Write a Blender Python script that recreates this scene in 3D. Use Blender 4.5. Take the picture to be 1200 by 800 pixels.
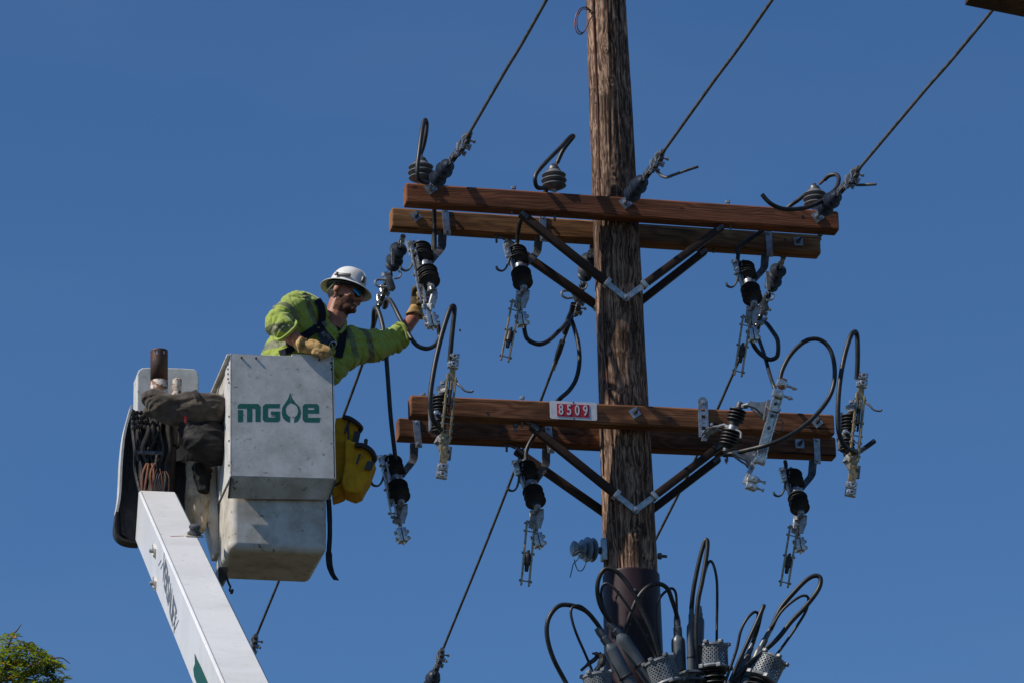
import bpy, bmesh, math, random
from mathutils import Vector, Matrix, noise, Quaternion
random.seed(7)
sc = bpy.context.scene
COL = sc.collection
for o in list(bpy.data.objects): bpy.data.objects.remove(o)

# ---------------------------------------------------------------- camera
AZ, EL, ROLL, FPX, SD, AX, AY = .218, .3605, -.0225, 5150.0, 24.69, 720.9, 248.2
fw = Vector((math.sin(AZ)*math.cos(EL), math.cos(AZ)*math.cos(EL), math.sin(EL)))
r0 = Vector((math.cos(AZ), -math.sin(AZ), 0)); u0 = r0.cross(fw)
cr = math.cos(ROLL)*r0 + math.sin(ROLL)*u0; cu = -math.sin(ROLL)*r0 + math.cos(ROLL)*u0
CAMP = -(fw*SD + cr*((AX-600)/FPX*SD) + cu*((400-AY)/FPX*SD))
HU = 1.65 - CAMP.z                    # height of the upper crossarms above the ground
CAMP = CAMP + Vector((0, 0, HU))
cam = bpy.data.cameras.new('camera'); co = bpy.data.objects.new('camera', cam); COL.objects.link(co)
cam.sensor_width = 36; cam.lens = 36*FPX/1200; cam.clip_start = .1; cam.clip_end = 6000
m = Matrix((cr, cu, -fw)).transposed().to_4x4(); m.translation = CAMP
co.matrix_world = m; sc.camera = co

# ---------------------------------------------------------------- sky, sun, exposure
SUN_EL, SUN_GRAZE = math.radians(46), math.radians(9)
sdir = Vector((-math.cos(SUN_GRAZE)*math.cos(SUN_EL), -math.sin(SUN_GRAZE)*math.cos(SUN_EL), math.sin(SUN_EL)))
w = bpy.data.worlds.new("World"); sc.world = w; w.use_nodes = True
nt = w.node_tree; nt.nodes.clear()
sky = nt.nodes.new('ShaderNodeTexSky'); sky.sky_type = 'NISHITA'; sky.sun_disc = False
sky.sun_elevation = SUN_EL; sky.sun_rotation = math.atan2(sdir.x, sdir.y)
sky.air_density = 1.0; sky.dust_density = .0; sky.ozone_density = 4.0; sky.altitude = 200
bg = nt.nodes.new('ShaderNodeBackground'); bg.inputs['Strength'].default_value = .088
hs = nt.nodes.new('ShaderNodeHueSaturation'); hs.inputs['Saturation'].default_value = 1.16
wo = nt.nodes.new('ShaderNodeOutputWorld')
tcw = nt.nodes.new('ShaderNodeTexCoord'); mpw = nt.nodes.new('ShaderNodeMapping'); mpw.inputs['Scale'].default_value = (1.2, 1.2, 5); mpw.inputs['Rotation'].default_value = (.4, .5, .3)
nzw = nt.nodes.new('ShaderNodeTexNoise'); nzw.inputs['Scale'].default_value = 3.2; nzw.inputs['Detail'].default_value = 6; nzw.inputs['Roughness'].default_value = .55
rpw = nt.nodes.new('ShaderNodeMapRange'); rpw.inputs['From Min'].default_value = .45; rpw.inputs['From Max'].default_value = .8; rpw.inputs['To Max'].default_value = .10
mxw = nt.nodes.new('ShaderNodeMix'); mxw.data_type = 'RGBA'; mxw.inputs[7].default_value = (2.6, 3.1, 3.9, 1)   # the faintest high cirrus
nt.links.new(tcw.outputs['Generated'], mpw.inputs['Vector']); nt.links.new(mpw.outputs[0], nzw.inputs['Vector']); nt.links.new(nzw.outputs['Fac'], rpw.inputs['Value'])
tnt = nt.nodes.new('ShaderNodeMix'); tnt.data_type = 'RGBA'; tnt.blend_type = 'MULTIPLY'; tnt.inputs[0].default_value = 1; tnt.inputs[7].default_value = (.87, .94, 1.05, 1)
nt.links.new(sky.outputs[0], hs.inputs['Color']); nt.links.new(hs.outputs[0], tnt.inputs[6]); nt.links.new(tnt.outputs[2], mxw.inputs[6]); nt.links.new(rpw.outputs[0], mxw.inputs[0]); nt.links.new(mxw.outputs[2], bg.inputs['Color']); nt.links.new(bg.outputs[0], wo.inputs['Surface'])
sl = bpy.data.lights.new('sun', 'SUN'); sl.energy = 5.0; sl.angle = math.radians(.5); sl.color = (1, .93, .84)
so = bpy.data.objects.new('sun', sl); COL.objects.link(so); so.location = (0, 0, 30)
so.rotation_mode = 'QUATERNION'; so.rotation_quaternion = sdir.to_track_quat('Z', 'Y')
sc.view_settings.view_transform = 'Standard'; sc.view_settings.look = 'None'; sc.view_settings.exposure = 0; sc.view_settings.gamma = 1

# ---------------------------------------------------------------- helpers
K = 1/209.0
def P(px, py, y):
    """the point of the vertical plane Y = y seen at photo pixel (px, py)"""
    d = fw + cr*((px-600)/FPX) + cu*((400-py)/FPX)
    return CAMP + d*((y-CAMP.y)/d.y)
def PL(pts, y=None):
    return [P(*p) if len(p) == 3 else P(p[0], p[1], y) for p in pts]
def spline(pts, n=8):
    q = [pts[0]*2-pts[1]] + list(pts) + [pts[-1]*2-pts[-2]]; out = []
    for i in range(1, len(q)-2):
        a, b, c, d = q[i-1:i+3]
        for k in range(n):
            t = k/n
            out.append(.5*((2*b)+(c-a)*t+(2*a-5*b+4*c-d)*t*t+(-a+3*b-3*c+d)*t**3))
    out.append(pts[-1]); return out

class MB:
    def __init__(s): s.v = []; s.f = []
    def add(s, vs, fs):
        n = len(s.v); s.v += [Vector(v) for v in vs]; s.f += [tuple(i+n for i in f) for f in fs]; return s
    def box(s, c, sx, sy, sz, ax=None, ch=0.0):
        """box at centre c; ax = three unit axes"""
        X, Y, Z = ax or (Vector((1,0,0)), Vector((0,1,0)), Vector((0,0,1)))
        bm = bmesh.new(); bmesh.ops.create_cube(bm, size=1)
        bmesh.ops.scale(bm, vec=(sx, sy, sz), verts=bm.verts)
        if ch: bmesh.ops.bevel(bm, geom=list(bm.edges), offset=ch, segments=2, affect='EDGES', profile=.6)
        bm.verts.ensure_lookup_table()
        vs = [c + X*v.co.x + Y*v.co.y + Z*v.co.z for v in bm.verts]; fs = [tuple(v.index for v in f.verts) for f in bm.faces]
        bm.free(); return s.add(vs, fs)
    def beam(s, a, b, wd, ht, up=Vector((0,0,1)), ch=0.0):
        d = (b-a); L = d.length; d = d/L; X = d.cross(up).normalized(); Z = X.cross(d)
        return s.box((a+b)/2, wd, L, ht, (X, d, Z), ch)
    def tube(s, pts, r, seg=8, cap=True, n=0):
        if n: pts = spline(pts, n)
        N = len(pts); rs = r if isinstance(r, (list, tuple)) else [r]*N
        if len(rs) != N: rs = [rs[0] + (rs[-1]-rs[0])*i/(N-1) for i in range(N)] if len(rs) == 2 else [rs[min(len(rs)-1, int(i*len(rs)/N))] for i in range(N)]
        T = [(pts[min(i+1, N-1)]-pts[max(i-1, 0)]).normalized() for i in range(N)]
        a = T[0].orthogonal().normalized(); vs = []; fs = []
        for i in range(N):
            if i: a = (T[i-1].rotation_difference(T[i])) @ a
            a = (a - T[i]*a.dot(T[i])).normalized(); b = T[i].cross(a)
            for k in range(seg):
                an = 2*math.pi*k/seg; vs.append(pts[i] + (a*math.cos(an)+b*math.sin(an))*rs[i])
        for i in range(N-1):
            for k in range(seg):
                k2 = (k+1) % seg; fs.append((i*seg+k, i*seg+k2, (i+1)*seg+k2, (i+1)*seg+k))
        if cap: fs += [tuple(range(seg))[::-1], tuple((N-1)*seg+k for k in range(seg))]
        return s.add(vs, fs)
    def lathe(s, o, d, prof, seg=16, arc=1.0, a0=0):
        """profile [(t along d, radius)]"""
        d = d.normalized(); a = d.orthogonal().normalized(); b = d.cross(a); vs = []; fs = []
        for t, r in prof:
            for k in range(seg): 
                an = 2*math.pi*k/seg; vs.append(o + d*t + (a*math.cos(an)+b*math.sin(an))*max(r, 1e-4))
        N = len(prof)
        for i in range(N-1):
            for k in range(seg):
                k2 = (k+1) % seg; fs.append((i*seg+k, i*seg+k2, (i+1)*seg+k2, (i+1)*seg+k))
        fs += [tuple(range(seg))[::-1], tuple((N-1)*seg+k for k in range(seg))]
        return s.add(vs, fs)
    def hexbolt(s, c, d, r=.012, t=.01, rod=0.0):
        s.lathe(c, d, [(0, r), (t, r), (t+.001, r*.8)], 6)
        if rod: s.lathe(c, d, [(0, r*.5), (rod, r*.5)], 8)
        return s
    def prism(s, poly, th):
        """poly = list of 3D points (planar), th = thickness vector"""
        n = len(poly); vs = list(poly) + [p+th for p in poly]
        fs = [tuple(range(n)), tuple(range(2*n-1, n-1, -1))] + [(i, (i+1) % n + 0, (i+1) % n + n, i+n) for i in range(n)]
        return s.add(vs, fs)
    def ribbon(s, pts, wv, th, n=0):
        """bent flat bar: centre line pts, wv = width vector or list, th = thickness"""
        if n: pts = spline(pts, n)
        N = len(pts); vs = []; fs = []
        for i, p in enumerate(pts):
            T = (pts[min(i+1, N-1)]-pts[max(i-1, 0)]).normalized()
            wvi = wv[min(len(wv)-1, i*len(wv)//N)] if isinstance(wv, list) else wv
            nn = T.cross(wvi).normalized()*th/2
            vs += [p-wvi/2-nn, p+wvi/2-nn, p+wvi/2+nn, p-wvi/2+nn]
        for i in range(N-1):
            for k in range(4):
                k2 = (k+1) % 4; fs.append((i*4+k, i*4+k2, (i+1)*4+k2, (i+1)*4+k))
        fs += [(3, 2, 1, 0), tuple((N-1)*4+k for k in range(4))]
        return s.add(vs, fs)
    def build(s, name, mat, parent=None, loc=None, bevel=0, flat=False, ang=.7):
        me = bpy.data.meshes.new(name); L = Vector(parent.get('_w', (0,0,0))) if parent else (loc if loc is not None else Vector((0,0,0)))
        me.from_pydata([v-L for v in s.v], [], s.f); me.materials.append(mat)
        bm = bmesh.new(); bm.from_mesh(me); bmesh.ops.recalc_face_normals(bm, faces=bm.faces); bm.to_mesh(me); bm.free()
        if not flat:
            for p in me.polygons: p.use_smooth = True
            me.set_sharp_from_angle(angle=ang)
        o = bpy.data.objects.new(name, me); COL.objects.link(o); o['_w'] = tuple(L)
        if parent: o.parent = parent
        else: o.location = L
        if bevel:
            b = o.modifiers.new('bevel', 'BEVEL'); b.width = bevel; b.segments = 2; b.limit_method = 'ANGLE'; b.angle_limit = .7
        return o

def tag(o, label=None, cat=None, group=None, kind=None):
    if label: o['label'] = label
    if cat: o['category'] = cat
    if group: o['group'] = group
    if kind: o['kind'] = kind
    return o
def thing(name, loc, label, cat, group=None):
    o = bpy.data.objects.new(name, None); COL.objects.link(o); o.location = loc; o['_w'] = tuple(loc); o.empty_display_size = .1
    return tag(o, label, cat, group)
def children(o): return [c for c in bpy.data.objects if c.parent == o]
def copy_tree(o, parent=None):
    c = o.copy(); COL.objects.link(c)
    if parent: c.parent = parent
    for ch in children(o): copy_tree(ch, c)
    return c

# ---------------------------------------------------------------- materials
def mat(name, col, rough=.6, metal=0.0, spec=.5, var=None, vscale=6.0, vlo=.45, vhi=.6, bump=0.0, bscale=60.0, stretch=(1,1,1), coat=0.0, var2=None, v2scale=30.0, v2lo=.6, v2hi=.68, rvar=0.0, bdist=.003, sheen=0.0, scratch=None):
    m = bpy.data.materials.new(name); m.use_nodes = True; n = m.node_tree.nodes; l = m.node_tree.links
    b = n['Principled BSDF']; b.inputs['Roughness'].default_value = rough; b.inputs['Metallic'].default_value = metal
    b.inputs['Specular IOR Level'].default_value = spec; b.inputs['Coat Weight'].default_value = coat; b.inputs['Base Color'].default_value = (*col, 1)
    if sheen: b.inputs['Sheen Weight'].default_value = sheen
    tc = n.new('ShaderNodeTexCoord'); mp = n.new('ShaderNodeMapping'); mp.inputs['Scale'].default_value = stretch
    l.new(tc.outputs['Object'], mp.inputs['Vector']); out = None
    def layer(prev, c2, sc_, lo, hi, det=6):
        nz = n.new('ShaderNodeTexNoise'); nz.inputs['Scale'].default_value = sc_; nz.inputs['Detail'].default_value = det; nz.inputs['Roughness'].default_value = .65
        l.new(mp.outputs[0], nz.inputs['Vector'])
        rp = n.new('ShaderNodeMapRange'); rp.inputs['From Min'].default_value = lo; rp.inputs['From Max'].default_value = hi
        l.new(nz.outputs['Fac'], rp.inputs['Value'])
        mx = n.new('ShaderNodeMix'); mx.data_type = 'RGBA'; l.new(rp.outputs[0], mx.inputs['Factor'])
        if prev is None: mx.inputs[6].default_value = (*col, 1)
        else: l.new(prev, mx.inputs[6])
        mx.inputs[7].default_value = (*c2, 1); return mx.outputs[2], rp
    if var: out, _ = layer(None, var, vscale, vlo, vhi)
    if var2: out, rp2 = layer(out, var2, v2scale, v2lo, v2hi, 8)
    if scratch:
        for (ssc, wdt, amt, st) in ((7.0, .0035, .75, (1,1,1)), (16.0, .0045, .5, (1,1,2.5)), (30.0, .006, .4, (2.2,1,1))):
            m3 = n.new('ShaderNodeMapping'); m3.inputs['Scale'].default_value = st; m3.inputs['Location'].default_value = (ssc, 1.3, ssc*.7); l.new(tc.outputs['Object'], m3.inputs['Vector'])
            nz = n.new('ShaderNodeTexNoise'); nz.inputs['Scale'].default_value = ssc; nz.inputs['Detail'].default_value = 1.5; nz.inputs['Distortion'].default_value = .6; l.new(m3.outputs[0], nz.inputs['Vector'])
            su = n.new('ShaderNodeMath'); su.operation = 'SUBTRACT'; su.inputs[1].default_value = .5; l.new(nz.outputs['Fac'], su.inputs[0])
            ab = n.new('ShaderNodeMath'); ab.operation = 'ABSOLUTE'; l.new(su.outputs[0], ab.inputs[0])
            lt = n.new('ShaderNodeMapRange'); lt.inputs['From Min'].default_value = wdt*.4; lt.inputs['From Max'].default_value = wdt; lt.inputs['To Min'].default_value = amt; lt.inputs['To Max'].default_value = 0; l.new(ab.outputs[0], lt.inputs['Value'])
            n4 = n.new('ShaderNodeTexNoise'); n4.inputs['Scale'].default_value = ssc*.8; n4.inputs['Detail'].default_value = 3; l.new(tc.outputs['Object'], n4.inputs['Vector'])
            gt = n.new('ShaderNodeMapRange'); gt.inputs['From Min'].default_value = .52; gt.inputs['From Max'].default_value = .62; l.new(n4.outputs['Fac'], gt.inputs['Value'])
            ml_ = n.new('ShaderNodeMath'); ml_.operation = 'MULTIPLY'; l.new(lt.outputs[0], ml_.inputs[0]); l.new(gt.outputs[0], ml_.inputs[1])
            mx = n.new('ShaderNodeMix'); mx.data_type = 'RGBA'; l.new(ml_.outputs[0], mx.inputs['Factor'])
            if out is not None: l.new(out, mx.inputs[6])
            else: mx.inputs[6].default_value = (*col, 1)
            mx.inputs[7].default_value = (*scratch, 1); out = mx.outputs[2]
    if out is not None: l.new(out, b.inputs['Base Color'])
    if bump:
        nz = n.new('ShaderNodeTexNoise'); nz.inputs['Scale'].default_value = bscale; nz.inputs['Detail'].default_value = 5
        l.new(mp.outputs[0], nz.inputs['Vector']); bp = n.new('ShaderNodeBump'); bp.inputs['Strength'].default_value = bump; bp.inputs['Distance'].default_value = bdist
        l.new(nz.outputs['Fac'], bp.inputs['Height']); l.new(bp.outputs[0], b.inputs['Normal'])
    if rvar:
        nz = n.new('ShaderNodeTexNoise'); nz.inputs['Scale'].default_value = 40; l.new(tc.outputs['Object'], nz.inputs['Vector'])
        rr = n.new('ShaderNodeMapRange'); rr.inputs['To Min'].default_value = rough-rvar; rr.inputs['To Max'].default_value = rough+rvar
        l.new(nz.outputs['Fac'], rr.inputs['Value']); l.new(rr.outputs[0], b.inputs['Roughness'])
    return m

def wood_mat(name, light, dark, knot, rings=22.0, seed=0.0):
    """sawn timber, grain along local X; flat-sawn arches from growth rings cut at a slant"""
    m = bpy.data.materials.new(name); m.use_nodes = True; n = m.node_tree.nodes; l = m.node_tree.links; b = n['Principled BSDF']
    b.inputs['Roughness'].default_value = .75; b.inputs['Specular IOR Level'].default_value = .25
    tc = n.new('ShaderNodeTexCoord'); mp = n.new('ShaderNodeMapping'); mp.inputs['Location'].default_value = (seed, seed*.3, .07+seed*.01); mp.inputs['Scale'].default_value = (.22, 1, 1)
    l.new(tc.outputs['Object'], mp.inputs['Vector'])
    nz = n.new('ShaderNodeTexNoise'); nz.inputs['Scale'].default_value = 9; nz.inputs['Detail'].default_value = 2; l.new(mp.outputs[0], nz.inputs['Vector'])
    mul = n.new('ShaderNodeVectorMath'); mul.operation = 'SCALE'; mul.inputs['Scale'].default_value = .13; l.new(nz.outputs['Color'], mul.inputs[0])
    ad = n.new('ShaderNodeVectorMath'); ad.operation = 'ADD'; l.new(mp.outputs[0], ad.inputs[0]); l.new(mul.outputs[0], ad.inputs[1])
    ln = n.new('ShaderNodeVectorMath'); ln.operation = 'MULTIPLY'; ln.inputs[1].default_value = (.0, 1, 1); l.new(ad.outputs[0], ln.inputs[0])
    le = n.new('ShaderNodeVectorMath'); le.operation = 'LENGTH'; l.new(ln.outputs[0], le.inputs[0])
    ma = n.new('ShaderNodeMath'); ma.operation = 'MULTIPLY'; ma.inputs[1].default_value = rings*6.5; l.new(le.outputs['Value'], ma.inputs[0])
    fr = n.new('ShaderNodeMath'); fr.operation = 'PINGPONG'; fr.inputs[1].default_value = 1; l.new(ma.outputs[0], fr.inputs[0])
    cv = n.new('ShaderNodeValToRGB'); cv.color_ramp.elements[0].position = .15; cv.color_ramp.elements[0].color = (*light, 1)
    cv.color_ramp.elements[1].position = .95; cv.color_ramp.elements[1].color = (*dark, 1); l.new(fr.outputs[0], cv.inputs[0])
    # fine fibre
    mp2 = n.new('ShaderNodeMapping'); mp2.inputs['Scale'].default_value = (4, 160, 160); l.new(tc.outputs['Object'], mp2.inputs['Vector'])
    n2 = n.new('ShaderNodeTexNoise'); n2.inputs['Scale'].default_value = 1; n2.inputs['Detail'].default_value = 4; l.new(mp2.outputs[0], n2.inputs['Vector'])
    mr = n.new('ShaderNodeMapRange'); mr.inputs['From Min'].default_value = .35; mr.inputs['From Max'].default_value = .65; mr.inputs['To Min'].default_value = .62; mr.inputs['To Max'].default_value = 1.2
    l.new(n2.outputs['Fac'], mr.inputs['Value'])
    # blotches along the arm
    n3 = n.new('ShaderNodeTexNoise'); n3.inputs['Scale'].default_value = 9; n3.inputs['Detail'].default_value = 5; l.new(mp.outputs[0], n3.inputs['Vector'])
    mr3 = n.new('ShaderNodeMapRange'); mr3.inputs['From Min'].default_value = .35; mr3.inputs['From Max'].default_value = .65; mr3.inputs['To Min'].default_value = .62; mr3.inputs['To Max'].default_value = 1.15
    l.new(n3.outputs['Fac'], mr3.inputs['Value'])
    m7 = n.new('ShaderNodeMapping'); m7.inputs['Scale'].default_value = (1.6, 38, 38); m7.inputs['Location'].default_value = (seed, 2, seed); l.new(tc.outputs['Object'], m7.inputs['Vector'])
    n7 = n.new('ShaderNodeTexNoise'); n7.inputs['Scale'].default_value = 1; n7.inputs['Detail'].default_value = 2; l.new(m7.outputs[0], n7.inputs['Vector'])
    r7 = n.new('ShaderNodeMapRange'); r7.inputs['From Min'].default_value = .29; r7.inputs['From Max'].default_value = .335; r7.inputs['To Min'].default_value = .18; r7.inputs['To Max'].default_value = 1; l.new(n7.outputs['Fac'], r7.inputs['Value'])
    m8 = n.new('ShaderNodeMath'); m8.operation = 'MULTIPLY'; l.new(mr3.outputs[0], m8.inputs[0]); l.new(r7.outputs[0], m8.inputs[1])
    mm = n.new('ShaderNodeMath'); mm.operation = 'MULTIPLY'; l.new(mr.outputs[0], mm.inputs[0]); l.new(m8.outputs[0], mm.inputs[1])
    vm = n.new('ShaderNodeVectorMath'); vm.operation = 'SCALE'; l.new(cv.outputs[0], vm.inputs[0]); l.new(mm.outputs[0], vm.inputs['Scale'])
    # knots
    vo = n.new('ShaderNodeTexVoronoi'); vo.inputs['Scale'].default_value = 1; mp4 = n.new('ShaderNodeMapping'); mp4.inputs['Scale'].default_value = (3.2, 6, 6); mp4.inputs['Location'].default_value = (seed*2, 0, .4)
    l.new(tc.outputs['Object'], mp4.inputs['Vector']); l.new(mp4.outputs[0], vo.inputs['Vector'])
    kr = n.new('ShaderNodeMapRange'); kr.inputs['From Min'].default_value = .05; kr.inputs['From Max'].default_value = .09; kr.inputs['To Min'].default_value = .85; kr.inputs['To Max'].default_value = 0
    l.new(vo.outputs['Distance'], kr.inputs['Value'])
    mx = n.new('ShaderNodeMix'); mx.data_type = 'RGBA'; l.new(kr.outputs[0], mx.inputs['Factor']); l.new(vm.outputs[0], mx.inputs[6]); mx.inputs[7].default_value = (*knot, 1)
    l.new(mx.outputs[2], b.inputs['Base Color'])
    bp = n.new('ShaderNodeBump'); bp.inputs['Strength'].default_value = .5; bp.inputs['Distance'].default_value = .0015; l.new(mm.outputs[0], bp.inputs['Height']); l.new(bp.outputs[0], b.inputs['Normal'])
    return m

def pole_mat():
    m = bpy.data.materials.new('weathered_pole_wood'); m.use_nodes = True; n = m.node_tree.nodes; l = m.node_tree.links; b = n['Principled BSDF']
    b.inputs['Roughness'].default_value = .85; b.inputs['Specular IOR Level'].default_value = .2
    tc = n.new('ShaderNodeTexCoord'); mp = n.new('ShaderNodeMapping'); mp.inputs['Scale'].default_value = (44, 44, 3.4); l.new(tc.outputs['Object'], mp.inputs['Vector'])
    n0 = n.new('ShaderNodeTexNoise'); n0.inputs['Scale'].default_value = 4.5; n0.inputs['Detail'].default_value = 2; l.new(tc.outputs['Object'], n0.inputs['Vector'])
    sc_ = n.new('ShaderNodeVectorMath'); sc_.operation = 'SCALE'; sc_.inputs['Scale'].default_value = 3.2; l.new(n0.outputs['Color'], sc_.inputs[0])
    ad = n.new('ShaderNodeVectorMath'); ad.operation = 'ADD'; l.new(mp.outputs[0], ad.inputs[0]); l.new(sc_.outputs[0], ad.inputs[1])
    n1 = n.new('ShaderNodeTexNoise'); n1.inputs['Scale'].default_value = 1.6; n1.inputs['Detail'].default_value = 7; n1.inputs['Roughness'].default_value = .7; l.new(ad.outputs[0], n1.inputs['Vector'])
    cv = n.new('ShaderNodeValToRGB'); e = cv.color_ramp.elements; e[0].position = .34; e[0].color = (.010, .006, .0045, 1); e[1].position = .62; e[1].color = (.40, .265, .185, 1)
    k = e.new(.48); k.color = (.105, .060, .039, 1)
    l.new(n1.outputs['Fac'], cv.inputs[0])
    n2 = n.new('ShaderNodeTexNoise'); n2.inputs['Scale'].default_value = 3.0; n2.inputs['Detail'].default_value = 4; l.new(tc.outputs['Object'], n2.inputs['Vector'])
    mr = n.new('ShaderNodeMapRange'); mr.inputs['From Min'].default_value = .36; mr.inputs['From Max'].default_value = .66; mr.inputs['To Min'].default_value = .55; mr.inputs['To Max'].default_value = 1.25; l.new(n2.outputs['Fac'], mr.inputs['Value'])
    m5 = n.new('ShaderNodeMapping'); m5.inputs['Scale'].default_value = (30, 30, .55); l.new(tc.outputs['Object'], m5.inputs['Vector'])
    n5 = n.new('ShaderNodeTexNoise'); n5.inputs['Scale'].default_value = 1.3; n5.inputs['Detail'].default_value = 3; n5.inputs['Distortion'].default_value = .3; l.new(m5.outputs[0], n5.inputs['Vector'])
    r5 = n.new('ShaderNodeMapRange'); r5.inputs['From Min'].default_value = .33; r5.inputs['From Max'].default_value = .40; r5.inputs['To Min'].default_value = .12; r5.inputs['To Max'].default_value = 1; l.new(n5.outputs['Fac'], r5.inputs['Value'])
    m6 = n.new('ShaderNodeMath'); m6.operation = 'MULTIPLY'; l.new(mr.outputs[0], m6.inputs[0]); l.new(r5.outputs[0], m6.inputs[1])
    vm = n.new('ShaderNodeVectorMath'); vm.operation = 'SCALE'; l.new(cv.outputs[0], vm.inputs[0]); l.new(m6.outputs[0], vm.inputs['Scale'])
    l.new(vm.outputs[0], b.inputs['Base Color'])
    bp = n.new('ShaderNodeBump'); bp.inputs['Strength'].default_value = .6; bp.inputs['Distance'].default_value = .003; l.new(n1.outputs['Fac'], bp.inputs['Height']); l.new(bp.outputs[0], b.inputs['Normal'])
    return m

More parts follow.
